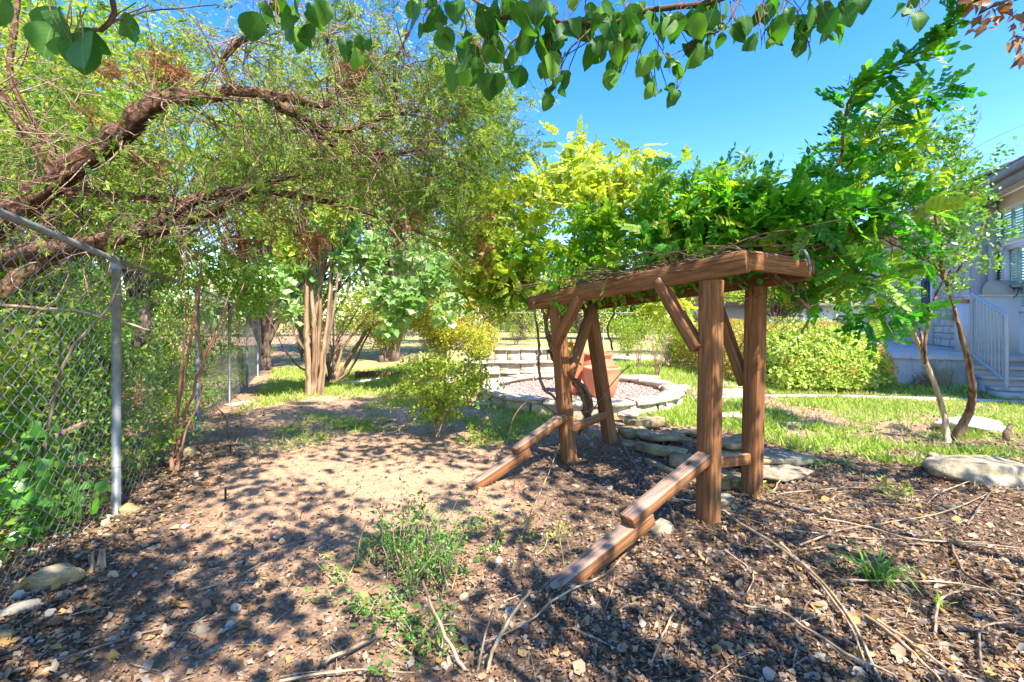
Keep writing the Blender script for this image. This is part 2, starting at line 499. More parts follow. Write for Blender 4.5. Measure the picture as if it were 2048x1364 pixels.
G_ = lambda *a: a
M['pear'] = leafmat('pear_leaf', [(.025, .10, .02), (.045, .16, .025), (.09, .23, .03), (.035, .12, .03), (.16, .32, .04), (.03, .11, .025)], .38, (1.6, 2.0, .4), .5, .22)  # bright yellow-green stop paints a backlit look into some leaves
nt = M['pear'].node_tree; b = nt.nodes['Principled BSDF']; tc = N(nt, 'ShaderNodeTexCoord'); sx = N(nt, 'ShaderNodeSeparateXYZ'); nt.links.new(tc.outputs['Object'], sx.inputs[0])
def mth(op, a, b_=None):
    n_ = N(nt, 'ShaderNodeMath', operation=op)
    for i_, v_ in enumerate((a, b_)):
        if v_ is None: continue
        if isinstance(v_, (int, float)): n_.inputs[i_].default_value = v_
        else: nt.links.new(v_, n_.inputs[i_])
    return n_.outputs[0]
ax = mth('ABSOLUTE', sx.outputs[0]); rib = mth('LESS_THAN', ax, .013)
vein = mth('GREATER_THAN', mth('SINE', mth('MULTIPLY', mth('SUBTRACT', sx.outputs[1], mth('MULTIPLY', ax, .8)), 48)), .93)
vm = mth('MULTIPLY', mth('MAXIMUM', rib, mth('MULTIPLY', vein, .45)), .8)
src = b.inputs['Base Color'].links[0].from_socket
blot = ramp(nt, noise(nt, 3.5, 4), [(.62, (0, 0, 0)), (.72, (.5, .5, .5))])
c_ = mixc(nt, vm, mixc(nt, blot, src, (.14, .13, .03)), (.17, .30, .09))
nt.links.new(c_, b.inputs['Base Color'])
M['bronze'] = leafmat('bronze_leaf', [(.25, .11, .04), (.36, .18, .06), (.30, .15, .05)], .3, (1.2, .9, .5))
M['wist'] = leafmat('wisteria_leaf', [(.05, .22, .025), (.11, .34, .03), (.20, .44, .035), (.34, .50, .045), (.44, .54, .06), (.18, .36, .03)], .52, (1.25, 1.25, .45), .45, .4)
M['wist_y'] = leafmat('sunlit_tone_wisteria_leaf', [(.46, .60, .07), (.58, .66, .10), (.36, .56, .05), (.66, .66, .15)], .55, (1.2, 1.1, .5))  # wisteria leaf with the backlit, sunny glow painted into its colour
M['wist_d'] = leafmat('shade_tone_wisteria_leaf', [(.03, .17, .02), (.05, .25, .025), (.10, .34, .03), (.20, .44, .04), (.06, .22, .025)], .55, (1.15, 1.5, .35), .42, .4)  # same leaf for the shaded side, shade painted in as darker green
M['cedar'] = leafmat('cedar_foliage', [(.08, .18, .035), (.18, .32, .05), (.32, .46, .08), (.46, .56, .12), (.38, .50, .08), (.12, .24, .06)], .5, (1.2, 1.2, .6), .7, .2)
M['rust'] = leafmat('dead_cedar_foliage', [(.36, .15, .07), (.46, .22, .11), (.40, .26, .13)], .3, (1.1, .9, .6), .8, .1)
M['oak'] = leafmat('oak_leaf', [(.08, .22, .03), (.18, .36, .03), (.26, .42, .04), (.38, .50, .05), (.48, .54, .07), (.56, .46, .09)], .55, (1.2, 1.15, .5))
M['oak_d'] = leafmat('deep_green_leaf', [(.09, .24, .035), (.15, .32, .04), (.24, .41, .05), (.38, .48, .07)], .5, (1.2, 1.2, .5))  # deeper green leaf mix for some oaks, shrubs and saplings
M['olive'] = leafmat('olive_leaf', [(.14, .26, .06), (.34, .42, .10), (.42, .46, .14), (.50, .50, .18)], .5, (1.1, 1.1, .7), .6)
M['mulb'] = leafmat('lobed_leaf', [(.20, .40, .10), (.30, .48, .17), (.44, .56, .30), (.24, .44, .08)], .35, (1.2, 1.3, .5), .35, .6)
M['bush'] = leafmat('bush_leaf', [(.17, .34, .03), (.27, .44, .04), (.40, .50, .05), (.52, .50, .08)], .42, (1.2, 1.1, .5))
M['abelia'] = leafmat('shrub_leaf', [(.30, .46, .05), (.40, .54, .07), (.50, .60, .11), (.56, .62, .16), (.34, .50, .06)], .35, (1.1, 1.1, .5), .4, .45)
M['abelia_o'] = leafmat('orange_shoot_leaf', [(.62, .30, .10), (.60, .40, .12), (.66, .36, .16)], .35, (1.1, .9, .5))
M['hedge'] = leafmat('gold_hedge_leaf', [(.42, .36, .05), (.50, .40, .07), (.36, .40, .05), (.56, .38, .12)], .35, (1.1, 1.0, .5))
M['orange_b'] = leafmat('yellow_orange_leaf', [(.30, .46, .04), (.44, .54, .05), (.56, .56, .06), (.68, .46, .06), (.38, .52, .05)], .4, (1.1, 1.0, .5))
M['myrt'] = leafmat('small_glossy_leaf', [(.09, .26, .03), (.15, .34, .04), (.30, .46, .06), (.07, .20, .03)], .4, (1.2, 1.3, .5), .35, .6)
M['grass'] = leafmat('grass_blade', [(.22, .40, .045), (.30, .48, .055), (.40, .52, .07), (.52, .54, .14), (.26, .44, .05)], .4, (1.1, 1.1, .6), .5, .3)
M['grass_dry'] = leafmat('dry_grass_blade', [(.55, .45, .26), (.62, .52, .32), (.40, .40, .14)], .3, (1, 1, .8), .7, .2)
M['weed'] = leafmat('weed_leaf', [(.06, .22, .03), (.10, .29, .035), (.15, .35, .04), (.28, .38, .06)], .4, (1.2, 1.3, .5), .4, .5)
M['litter'] = leafmat('dead_leaf', [(.08, .045, .028), (.22, .13, .08), (.38, .25, .155), (.14, .08, .05), (.50, .37, .25), (.32, .27, .22), (.07, .04, .024), (.42, .24, .10), (.22, .135, .085), (.045, .026, .017)], .08, (1, .8, .6), .8, .15)
M['litter_b'] = leafmat('large_dead_leaf', [(.44, .32, .19), (.34, .24, .15), (.46, .42, .36), (.50, .30, .08), (.30, .16, .08), (.42, .36, .24)], .15, (1, .8, .6), .7, .25)
M['pebble'] = leafmat('pebble', [(.30, .24, .19), (.42, .36, .30), (.55, .50, .44), (.24, .20, .17)], .0, (1, 1, 1), .8, .2)
M['gravel'] = leafmat('pink_gravel', [(.34, .23, .20), (.50, .37, .32), (.28, .17, .14), (.60, .48, .42)], .0, (1, 1, 1), .8, .2)

def grasszone(x, y):
    """0..1: how grassy the ground is"""
    x = np.asarray(x, float); y = np.asarray(y, float)
    n = vnoise(x, y, .9) * .6 + vnoise(x, y, 3.1) * .4
    e = y - (6.6 - .95 * (x - 1.5)) + 1.3 * (n - .5)           # right lawn starts behind this edge
    lawn = sst(-.25, .5, e) * sst(.9, 1.6, x + .4 * (n - .5)) * sst(3.2, 4.0, y + .5 * (n - .5))
    bald = sst(.50, .66, vnoise(x + 9, y, .8) * .55 + vnoise(x, y + 5, 2.4) * .45) * .85
    lawn = lawn * (1 - bald)
    back = sst(9.2, 10.2, y + n) * sst(-12, -9, x) * (.95 - .45 * sst(.5, .75, n))
    left = sst(4.9, 6.4, y + .8 * (n - .5)) * sst(1.2, .2, x) * sst(-7.5, -3.2, x + 0 * y) * sst(.34, .58, n) * .85
    g = np.maximum(np.maximum(lawn, back), left)
    d = x - fence_x(y)
    return g * sst(.1, .7, d)

def sandzone(x, y):
    x = np.asarray(x, float); y = np.asarray(y, float)
    n = vnoise(x, y, .8) * .6 + vnoise(x + 3, y, 2.6) * .4
    a = (.45 * sst(1.2, 1.8, y) + .55 * sst(2.2, 3.6, y + 1.2 * (n - .5))) * sst(.7, -.5, x - .15 * (y - 4) + .8 * (n - .5)) * sst(.2, .9, x - fence_x(y))
    b_ = sst(4.6, 6, y) * .8
    return np.clip(np.maximum(a, b_) * (1.1 - .4 * n), 0, 1)

def groundmat():
    m, nt, b, out = newmat('ground_soil')
    def att(nm):
        a = N(nt, 'ShaderNodeAttribute'); a.attribute_name = nm; return a.outputs['Fac']
    n1 = noise(nt, 55, 6, rough=.7); n2 = noise(nt, 6, 5); n3 = noise(nt, 160, 3)
    vo = N(nt, 'ShaderNodeTexVoronoi'); vo.inputs['Scale'].default_value = 48
    tc = N(nt, 'ShaderNodeTexCoord'); nt.links.new(tc.outputs['Object'], vo.inputs[0])
    mul = ramp(nt, n1, [(.3, (.028, .016, .010)), (.5, (.10, .058, .036)), (.64, (.24, .15, .095)), (.8, (.44, .31, .21))])
    chips = ramp(nt, vo.outputs['Color'], [(.1, (.06, .04, .028)), (.4, (.13, .085, .055)), (.6, (.22, .15, .10)), (.9, (.34, .27, .20))])
    mul = mixc(nt, .5, mul, chips)
    sand = ramp(nt, n1, [(.25, (.21, .115, .065)), (.48, (.45, .275, .165)), (.72, (.63, .45, .30))])
    sand = mixc(nt, .4, sand, ramp(nt, n2, [(.3, (.68, .63, .6)), (.7, (1.1, 1.08, 1.05))]), 'MULTIPLY')
    gr = ramp(nt, n3, [(.3, (.18, .17, .06)), (.55, (.34, .31, .12)), (.8, (.52, .42, .26))])
    c = mixc(nt, att('sand'), mul, sand)
    c = mixc(nt, ramp(nt, att('grass'), [(.15, (0, 0, 0)), (.75, (.85, .85, .85))]), c, gr)
    nt.links.new(c, b.inputs['Base Color']); b.inputs['Roughness'].default_value = .95
    b.inputs['Specular IOR Level'].default_value = .12
    bump(nt, b, n1, .8, .02)
    return m

# ------------------------------------------------------------------ ground
def ground():
    u = np.linspace(-1, 1, 420); v = np.linspace(0, 1, 520)
    xs = np.sinh(u * 5.2) / math.sinh(5.2) * 220
    ys = -6 + (np.sinh(v * 4.6) / math.sinh(4.6)) * 260
    xs = np.unique(np.concatenate([xs, np.linspace(-7, 7, 261)])); ys = np.unique(np.concatenate([ys, np.linspace(.8, 9, 220)]))
    X, Y = np.meshgrid(xs, ys)
    Z = gh(X, Y) + sst(12, 5, Y) * .012 * (vnoise(X, Y, 11) - .5)
    nx, ny = len(xs), len(ys)
    V = np.stack([X, Y, Z], -1).reshape(-1, 3)
    i = np.arange(ny - 1)[:, None] * nx; j = np.arange(nx - 1)[None]
    Q = np.stack([i + j, i + j + 1, i + nx + j + 1, i + nx + j], -1).reshape(-1, 4)
    g = Geo(); g.add(V, Q=Q)
    me = g.mesh('ground', groundmat(), True)
    for nm, fn in (('grass', grasszone), ('sand', sandzone)):
        a = me.attributes.new(nm, 'FLOAT', 'POINT'); a.data.foreach_set('value', fn(V[:, 0], V[:, 1]).astype(np.float32))
    o = link('ground', me); o['kind'] = 'structure'
ground()

# path with pavers by the hedge, concrete edging
def slab_geo(g, c, rx, ry, th, rot=0, tilt=(0, 0), n=11, rough=.16, seed=0):
    r_ = np.random.default_rng(seed + 11)
    a = np.sort(np.arange(n) * 2 * PI / n + r_.uniform(-.22, .22, n))
    rr = 1 + r_.uniform(-rough, rough, n)
    # squarish outline
    sq = 1 / np.maximum(np.abs(np.cos(a)), np.abs(np.sin(a))) * .5 + .5
    x = np.cos(a) * rr * sq * rx; y = np.sin(a) * rr * sq * ry
    rings = [(.93, -th), (1.0, -th * .8), (1.01, -th * .15), (.965, 0), (.5, .004)]
    V = []
    for s, z in rings:
        V.append(np.stack([x * s + r_.normal(0, .006, n), y * s + r_.normal(0, .006, n), z + r_.normal(0, .006, n)], -1))
    V = np.concatenate(V + [np.array([[0, 0, -th], [0, 0, th * .05]])])
    Q = []; T = []
    for k in range(len(rings) - 1):
        for i in range(n): Q.append((k * n + i, k * n + (i + 1) % n, (k + 1) * n + (i + 1) % n, (k + 1) * n + i))
    b0 = len(rings) * n
    for i in range(n):
        T.append(((i + 1) % n, i, b0)); T.append(((len(rings) - 1) * n + i, (len(rings) - 1) * n + (i + 1) % n, b0 + 1))
    Mx = Matrix.Translation(c) @ Matrix.Rotation(rot, 4, 'Z') @ Matrix.Rotation(tilt[0], 4, 'X') @ Matrix.Rotation(tilt[1], 4, 'Y')
    mm = np.array(Mx)
    g.add(V @ mm[:3, :3].T + mm[:3, 3], T, Q)

path = empty('garden_path', (4.6, 9.6, 0)); path['kind'] = 'structure'
pv = [(1440, 768), (1452, 752), (1430, 757), (1462, 770), (1475, 785), (1450, 785), (1437, 744), (1420, 735), (1405, 728), (1500, 791), (1448, 740), (1385, 722), (1360, 718), (1335, 716), (1310, 715), (1285, 715), (1262, 716)]
for k, (px, py) in enumerate(pv):
    p = gp(px, py); g = Geo()
    sc_ = .30 if py > 735 else .75
    slab_geo(g, p + Vector((0, 0, .022)), sc_ * 1.15, sc_, .05, k * .4, seed=k, rough=.1)
    g.build('paver', M['paver'], path)
g = Geo()
ed = [gp(1250, 800), gp(1380, 797), gp(1520, 794), gp(1640, 793), gp(1760, 796), gp(1900, 800), gp(2060, 806), gp(2200, 812)]
for k in range(len(ed) - 1):
    if k < 1: continue
    a, b_ = ed[k], ed[k + 1]; d = b_ - a; L = d.length
    Mx = Matrix.Translation((a + b_) / 2) @ Matrix.Rotation(math.atan2(d.y, d.x), 4, 'Z')
    gg = Geo(); box(gg, -L / 2 + .01, L / 2 - .01, -.055, .055, -.05, .035, Mx)
    e = gg.build('edging_strip', M['conc'], path)

# ------------------------------------------------------------------ timbers
def timber(name, p0, p1, w, d, parent, hint, mat='wood', bev=.006):
    """square timber from p0 to p1; w along hint, d across; local z runs along the grain"""
    p0 = Vector(p0); p1 = Vector(p1); z = (p1 - p0); L = z.length; z.normalize()
    x = Vector(hint); x = (x - z * x.dot(z)).normalized(); y = z.cross(x)
    Mx = Matrix(((x.x, y.x, z.x, p0.x), (x.y, y.y, z.y, p0.y), (x.z, y.z, z.z, p0.z), (0, 0, 0, 1)))
    a, c = w / 2, d / 2; b_ = bev
    prof = [(-a + b_, -c), (a - b_, -c), (a, -c + b_), (a, c - b_), (a - b_, c), (-a + b_, c), (-a, c - b_), (-a, -c + b_)]
    nseg = max(2, int(L / .12))
    V = []
    zz = [0, b_] + [L * k / nseg for k in range(1, nseg)] + [L - b_, L]
    bow = random.uniform(-.004, .004)
    for k, z_ in enumerate(zz):
        s = 1 - (b_ / max(w, d) * 1.6 if k in (0, len(zz) - 1) else 0)
        for (u, v) in prof: V.append((u * s + bow * math.sin(PI * z_ / L) + random.uniform(-.0012, .0012), v * s + random.uniform(-.0012, .0012), z_))
    Q = []; n = 8
    for k in range(len(zz) - 1):
        for i in range(n): Q.append((k * n + i, k * n + (i + 1) % n, (k + 1) * n + (i + 1) % n, (k + 1) * n + i))
    V += [(0, 0, 0), (0, 0, L)]; e = len(V) - 2; T = []
    for i in range(n): T += [((i + 1) % n, i, e), ((len(zz) - 1) * n + i, (len(zz) - 1) * n + (i + 1) % n, e + 1)]
    g = Geo(); g.add(V, T, Q)
    return link(name, g.mesh(name, M[mat]), parent, Mx)

Wd = Vector((.848, .53, 0)); Ld = Vector((-.53, .848, 0)); E0 = Vector((1.53, 2.95, 0))
def fr(s, t, z): return E0 + Ld * s + Wd * t + Vector((0, 0, z))
frame = empty('timber_arbor', (1.3, 4.0, 0), 'red-brown stained timber arbor with leaning posts carrying the wisteria vine', 'arbor')
def ztop(s): return 1.905 - .083 * s
timber('beam', fr(0, 0, ztop(0) - .075), fr(2.52, 0, ztop(2.52) - .075), .045, .15, frame, Wd)
timber('beam', fr(0.0, .865, ztop(0) - .085), fr(2.6, .865, ztop(2.6) - .075), .045, .15, frame, Wd)
timber('end_board', fr(.022, .026, ztop(0) - .068), fr(.022, .84, ztop(0) - .078), .13, .042, frame, (0, 0, 1))
timber('end_board', fr(2.45, .026, ztop(2.45) - .075), fr(2.45, .84, ztop(2.45) - .075), .13, .042, frame, (0, 0, 1))
for s in (.55, 1.0, 1.45, 1.9):
    timber('rafter', fr(s, .03, ztop(s) - .03), fr(s, .835, ztop(s) - .03), .04, .04, frame, (0, 0, 1))
PW = .124
PO = .055
def post(s0, t0, s1, t1, z0, z1): return timber('post', fr(s0, t0, z0), fr(s1, t1, z1), PW, PW, frame, Wd)
post(.33, PO, .30, PO, -.15, ztop(.3) - .152)
post(.45, .865 - PO, .41, .865 - PO, -.15, ztop(.4) - .152)
post(1.87, PO, 2.09, PO, -.15, ztop(2.1) - .152)
post(2.04, .865 - PO, 2.42, .865 - PO, -.15, ztop(2.4) - .152)
timber('brace', fr(.365, -.005, 1.24), fr(.72, -.0, 1.75), .088, .088, frame, Wd)
timber('brace', fr(.50, .80, .90), fr(.80, .80, 1.68), .075, .085, frame, Wd)
timber('brace', fr(2.03, -.01, 1.18), fr(1.66, -.0, 1.66), .085, .085, frame, Wd)
timber('brace', fr(1.94, .10, .87), fr(2.30, .74, 1.60), .085, .085, frame, Ld)
timber('low_rail', fr(.345, .12, .410), fr(.44, .75, .310), .085, .045, frame, (0, 0, 1))
timber('low_rail', fr(1.91, .12, .345), fr(2.12, .75, .355), .085, .045, frame, (0, 0, 1))
def prop_pair(s, zt, tlen, zg, u0, sag=0.0):
    a = fr(s, u0, zt); tip = fr(s + sag, -tlen, zg)
    d = (tip - a)
    up = Vector((0, 0, 1))
    n = (up - d.normalized() * up.dot(d.normalized())).normalized()
    timber('prop', a, a + d * .56, .115, .062, frame, Ld)
    timber('prop', a + d * .44 - n * .075, tip - n * .055 + d * .02, .105, .085, frame, Ld)
prop_pair(.30, .485, 1.42, .015, -.01, -.02)
prop_pair(1.90, .475, 1.08, .03, -.01, -.05)
fit = Geo(); pa = fr(-.02, .66, ztop(0) + .02)
limb(fit, [pa + Vector((-.03, 0, .03)), pa + Vector((0, -.01, .02)), pa + Vector((.02, -.02, -.03)), pa + Vector((.03, -.025, -.09))], [.007, .012, .012, .009], 8, 3, 0)
limb(fit, [pa + Vector((.03, -.025, -.09)), pa + Vector((.035, -.028, -.13))], [.014, .007], 8, 3, 0)
o = fit.build('metal_fitting', M['metal'], None, True); props(o, 'small grey metal fitting hooked over the end board of the arbor', 'fitting')

# ------------------------------------------------------------------ chain link fence
fence = empty('chain_link_fence', (-2.87, 3.3, 0), 'galvanised chain link fence running back between the dirt path and the thicket', 'fence')
def fence_run(parent, pts, H, base_off, wires=True, pr=.027, dz=.085, wr=.0028, rail=True, skiplast=False):
    prev = None; wm = {}
    for k, (x, y) in enumerate(pts):
        z0 = ghf(x, y) * .9
        g = Geo(); tube(g, [(x, y, z0 - .1), (x, y, z0 + .9), (x, y, z0 + H - .02)], [pr] * 3, 12)
        tube(g, [(x, y, z0 + H - .05), (x, y, z0 + H + .012)], [pr * 1.25, pr * 1.0], 12)
        for zc in (.35, .8, 1.25, 1.6):
            if zc < H: tube(g, [(x, y, z0 + zc), (x, y, z0 + zc + .006)], [pr * 1.08] * 2, 10)
        po = g.build('fence_post', M['metal'], parent, True)
        if k < len(pts) - 1:
            x1, y1 = pts[k + 1]; z1 = ghf(x1, y1) * .9
            L = math.hypot(x1 - x, y1 - y)
            if rail:
                g = Geo(); tube(g, [(x, y, z0 + H + .02), ((x + x1) / 2, (y + y1) / 2, (z0 + z1) / 2 + H + .018), (x1, y1, z1 + H + .02)], [pr * .72] * 3, 10)
                g.build('top_rail', M['metal'], parent, True)
            if wires:
                pw = dz / 2 * .82                     # half pitch
                nw = int(L / (2 * pw)) ; ns = int(H / dz) * 2
                g = Geo(); zs = np.linspace(.02, H + .01, ns + 1)
                ux, uy = (x1 - x) / L, (y1 - y) / L; nx_, ny_ = -uy, ux
                for i in range(nw):
                    s0 = (2 * i + 1) * pw
                    sgn = np.where((np.arange(ns + 1) + i) % 2 == 0, -1, 1)
                    s_ = s0 + sgn * pw * 1.03
                    off = sgn * wr * .9
                    zz = zs + z0 + (z1 - z0) * s_ / L
                    P = np.stack([x + ux * s_ + nx_ * (off + .035), y + uy * s_ + ny_ * (off + .035), zz], -1)
                    tube(g, P, np.full(ns + 1, wr), 3)
                g.build('wire_mesh', M['wire'], parent, kind='stuff')
posts = [(fence_x(3.3 - 2.5), .8)] + [(fence_x(3.3 + 2.5 * k), 3.3 + 2.5 * k) for k in range(6)]
fence_run(fence, posts[:4], 1.83, 0, wr=.0024)
fence_run(fence, posts[3:], 1.83, 0, dz=.11, wr=.0038)
fb = [posts[-1]]
for k in range(1, 6): fb.append((posts[-1][0] + 1.5 * k, posts[-1][1] + 2.2 * k))
f2 = empty('chain_link_fence', (fb[0][0], fb[0][1], 0), 'far stretch of chain link fence turning behind the fan-shaped multi-stem tree', 'fence')
fence_run(f2, fb, 1.75, 0, dz=.16, wr=.006)
f3 = empty('chain_link_fence', (0, 27, 0), 'back boundary chain link fence seen between the stone tiers and the woods', 'fence')
fence_run(f3, [(-4 + 3.2 * k, 27 + .3 * k) for k in range(6)], 1.75, 0, dz=.22, wr=.008, pr=.04)

# ------------------------------------------------------------------ plants helpers
def clump_leaves(g, centres, radii, n, tpl, size, flat=1.0, up=0.0, nup=.9, mask=None, sizevar=.3, hang=0.0):
    centres = np.asarray(centres, float); k = len(centres)
    idx = rng.integers(0, k, n)
    rad = np.broadcast_to(np.asarray(radii, float), (k,))[idx]
    off = rng.normal(0, 1, (n, 3)); off /= np.linalg.norm(off, axis=1)[:, None]
    off *= (rng.random(n) ** .5 * rad)[:, None]; off[:, 2] *= flat
    P = centres[idx] + off
    crr = (rng.random(k)[idx] * .75 + rng.random(n) * .55) % 1.0
    if mask is not None: mk_ = mask(P); P = P[mk_]; crr = crr[mk_]
    D = rdir(len(P), up - hang, .8); D = D + off[:len(P)] * .6 / rad[:len(P), None] if mask is None else D
    Nn = rdir(len(P), nup)
    tl = tpl if isinstance(tpl, list) else [tpl]
    which = rng.integers(0, len(tl), len(P))
    S = size * (1 + rng.uniform(-sizevar, sizevar, len(P)))
    for w, t in enumerate(tl):
        mk = which == w
        scatter(g, t, P[mk], D[mk], Nn[mk], S[mk], crr[mk])
    return P

def tree(name, label, cat, base, h, cc, cr, ncl, nleaf, ls, leaf, bark, tr, stems=1, group=None, tpl=T_LEAF2, clr=.5, lean=.3, extra=None, hollow=.25, crownname='crown'):
    """trunk with limbs that reach for clumps of leaves spread through the crown"""
    bx, by = base; bz = ghf(bx, by)
    t = empty(name, (bx, by, bz), label, cat, group)
    cc = np.array(cc, float); cr = np.array(cr, float)
    d = rng.normal(0, 1, (ncl, 3)); d /= np.linalg.norm(d, axis=1)[:, None]
    rr = hollow + (1 - hollow) * rng.random(ncl) ** .6
    C = cc + d * rr[:, None] * cr
    C = C[C[:, 2] > bz + .25]
    g = Geo(); B = np.array([bx, by, bz])
    forks = []
    for s in range(stems):
        top = cc + rng.normal(0, .28, 3) * cr * np.array([1, 1, .3]); top[2] = cc[2] + cr[2] * rng.uniform(-.1, .5)
        b0 = B + np.array([rng.normal(0, tr * 1.2 * (stems > 1)), rng.normal(0, tr * 1.2 * (stems > 1)), -.1])
        mid = (b0 * .55 + top * .45) + rng.normal(0, .1, 3) * lean * h * .3; mid[2] = b0[2] + (top[2] - b0[2]) * .5
        P, R = limb(g, [b0, b0 * .8 + mid * .2 + [0, 0, .02], mid, top], [tr * 1.25, tr, tr * .7, tr * .25], 8, 6, .25)
        forks.append((P, R))
    for c in C:
        P, R = forks[rng.integers(0, len(forks))]
        k = int(len(P) * rng.uniform(.25, .85)); p0 = P[k]
        if c[2] < p0[2]: k = max(3, int(k * .6)); p0 = P[k]
        m = (p0 + c) / 2 + rng.normal(0, .07, 3) * np.linalg.norm(c - p0) + [0, 0, .05 * np.linalg.norm(c - p0)]
        limb(g, [p0, m, c], [R[k] * .5, R[k] * .28, .006], 4, 3, .1)
    g.build('trunk', bark, t, True)
    g = Geo()
    clump_leaves(g, C, clr * (.7 + .6 * rng.random(len(C))), nleaf, tpl, ls)
    g.build(crownname, leaf, t, kind='stuff')
    return t, C

# ------------------------------------------------------------------ house, patio, steps
PZ = .66
def wallframe(o, d, up=(0, 0, 1)):
    """local x along the wall, y out of the wall towards the yard, z up"""
    d = Vector((d[0], d[1], 0)).normalized(); n = Vector((-d.y, d.x, 0))
    return Matrix(((d.x, n.x, 0, o[0]), (d.y, n.y, 0, o[1]), (0, 0, 1, o[2]), (0, 0, 0, 1)))
house = empty('house', (11.5, 11.4, 0), 'pale stone house with grey roof edge and shuttered windows above the patio', 'house')
WF1 = wallframe((11.50, 11.37, PZ), (.42, 1))       # stone wall, going away
WF2 = wallframe((9.3, 6.0, PZ), (.52, 1))         # window wall
g = Geo(); box(g, 0, 8.6, -.3, 0, -.8, 3.75, WF1); g.build('wall', M['mortar'], house)
L2 = 7.6
# second wall with real openings
ops = [(4.35, 5.55, 1.0, 2.45), (5.68, 7.0, 1.0, 2.45), (4.35, 7.0, 2.68, 3.42)]
g = Geo()
def wpiece(x0, x1, z0, z1): box(g, x0, x1, -.28, 0, z0, z1, WF2)
wpiece(0, 4.35, -.8, 3.75); wpiece(7.0, L2, -.8, 3.75); wpiece(4.35, 7.0, -.8, 1.0); wpiece(4.35, 7.0, 2.45, 2.68); wpiece(4.35, 7.0, 3.42, 3.75); wpiece(5.55, 5.68, 1.0, 2.45)
g.build('wall', M['stucco'], house)
g = Geo(); p0 = WF1 @ Vector((0, -.3, 0)); p1 = WF2 @ Vector((L2, -.3, 0))
d = Vector((p1.x - p0.x, p1.y - p0.y, 0)); MR = wallframe((p0.x, p0.y, PZ), d); box(g, 0, d.length, -.15, 0, -.8, 3.74, MR); g.build('wall', M['mortar'], house)
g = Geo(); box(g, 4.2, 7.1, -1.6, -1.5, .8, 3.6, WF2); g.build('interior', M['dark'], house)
def window(x0, x1, z0, z1, npan):
    g = Geo(); t = .07
    box(g, x0 - t, x1 + t, -.10, .03, z0 - t, z0 + .03, WF2); box(g, x0 - t, x1 + t, -.10, .03, z1 - .03, z1 + t, WF2)
    box(g, x0 - t, x0 + .035, -.10, .028, z0 + .03, z1 - .03, WF2); box(g, x1 - .035, x1 + t, -.10, .028, z0 + .03, z1 - .03, WF2)
    w = g.build('window', M['paint'], house)
    g = Geo(); box(g, x0 + .036, x1 - .036, -.052, -.046, z0 + .031, z1 - .031, WF2); g.build('pane', M['glass'], w)
    pwid = (x1 - x0 - .07) / npan
    for k in range(npan):
        a = x0 + .035 + k * pwid
        g = Geo()
        box(g, a + .005, a + .06, -.095, -.065, z0 + .04, z1 - .04, WF2); box(g, a + pwid - .06, a + pwid - .005, -.095, -.065, z0 + .04, z1 - .04, WF2)
        nl = int((z1 - z0 - .1) / .065)
        for q in range(nl):
            zc = z0 + .08 + q * .065
            ML = WF2 @ Matrix.Translation((a + pwid / 2, -.08, zc)) @ Matrix.Rotation(math.radians(52), 4, 'X')
            box(g, -pwid / 2 + .06, pwid / 2 - .06, -.024, .024, -.004, .004, ML)
        s = g.build('shutter', M['shutter'], w); s['kind'] = 'stuff'
window(4.35, 5.55, 1.0, 2.45, 3); window(5.68, 7.0, 1.0, 2.45, 3); window(4.35, 7.0, 2.68, 3.42, 5)
# corner boards
g = Geo(); box(g, L2 - .16, L2 + .02, .003, .035, 0, 3.5, WF2); g.build('corner_board', M['paint'], house)
# door and small window on the stone wall
DX0, DX1 = 1.98, 3.0
g = Geo(); box(g, DX0, DX0 + .1, .0, .07, .02, 2.3, WF1); box(g, DX1 - .1, DX1, .0, .07, .02, 2.3, WF1); box(g, DX0, DX1, .0, .075, 2.3, 2.42, WF1)
dr = g.build('door', M['paint'], house)
g = Geo(); box(g, DX0 + .1, DX1 - .1, .004, .03, .03, 2.3, WF1); g.build('door_leaf', M['stucco'], dr)
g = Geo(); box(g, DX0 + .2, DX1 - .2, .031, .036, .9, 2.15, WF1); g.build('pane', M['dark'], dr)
g = Geo(); x0, x1, z0, z1 = 4.1, 5.5, .95, 1.5
box(g, x0, x1, 0, .07, z0 - .06, z0, WF1); box(g, x0, x1, 0, .07, z1, z1 + .06, WF1); box(g, x0, x0 + .06, 0, .068, z0, z1, WF1); box(g, x1 - .06, x1, 0, .068, z0, z1, WF1); box(g, (x0 + x1) / 2 - .02, (x0 + x1) / 2 + .02, 0, .066, z0, z1, WF1)
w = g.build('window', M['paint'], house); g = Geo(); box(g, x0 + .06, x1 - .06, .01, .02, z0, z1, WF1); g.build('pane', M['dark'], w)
# wall stones, one object each
shapes = []
for k in range(7):
    r_ = np.random.default_rng(50 + k)
    g = Geo(); v = np.array([(-.5, 0, -.5), (.5, 0, -.5), (.5, 0, .5), (-.5, 0, .5), (-.47, 1, -.45), (.47, 1, -.45), (.47, 1, .45), (-.47, 1, .45)], float)
    v[:, 0] += r_.uniform(-.03, .03, 8); v[:, 2] += r_.uniform(-.06, .06, 8); v[4:, 1] *= r_.uniform(.6, 1.2, 4)
    v = np.vstack([v, [0, 1.25 * r_.uniform(.9, 1.1), 0]])
    g.add(v, T=[(4, 8, 5), (5, 8, 6), (6, 8, 7), (7, 8, 4)], Q=[(0, 1, 5, 4)[::-1], (1, 2, 6, 5)[::-1], (2, 3, 7, 6)[::-1], (3, 0, 4, 7)[::-1]])
    me = g.mesh('stone', M['wall_stone']); shapes.append(me)
r_ = random.Random(5)
extra = Geo(); cnt = 0
def covered(x0, x1, z0, z1):
    for (a, b_, c, d) in ((DX0, DX1, -1, 2.42), (4.1, 5.5, .89, 1.56)):
        if x1 > a and x0 < b_ and z1 > c and z0 < d: return (a, b_)
    return None
z = .02
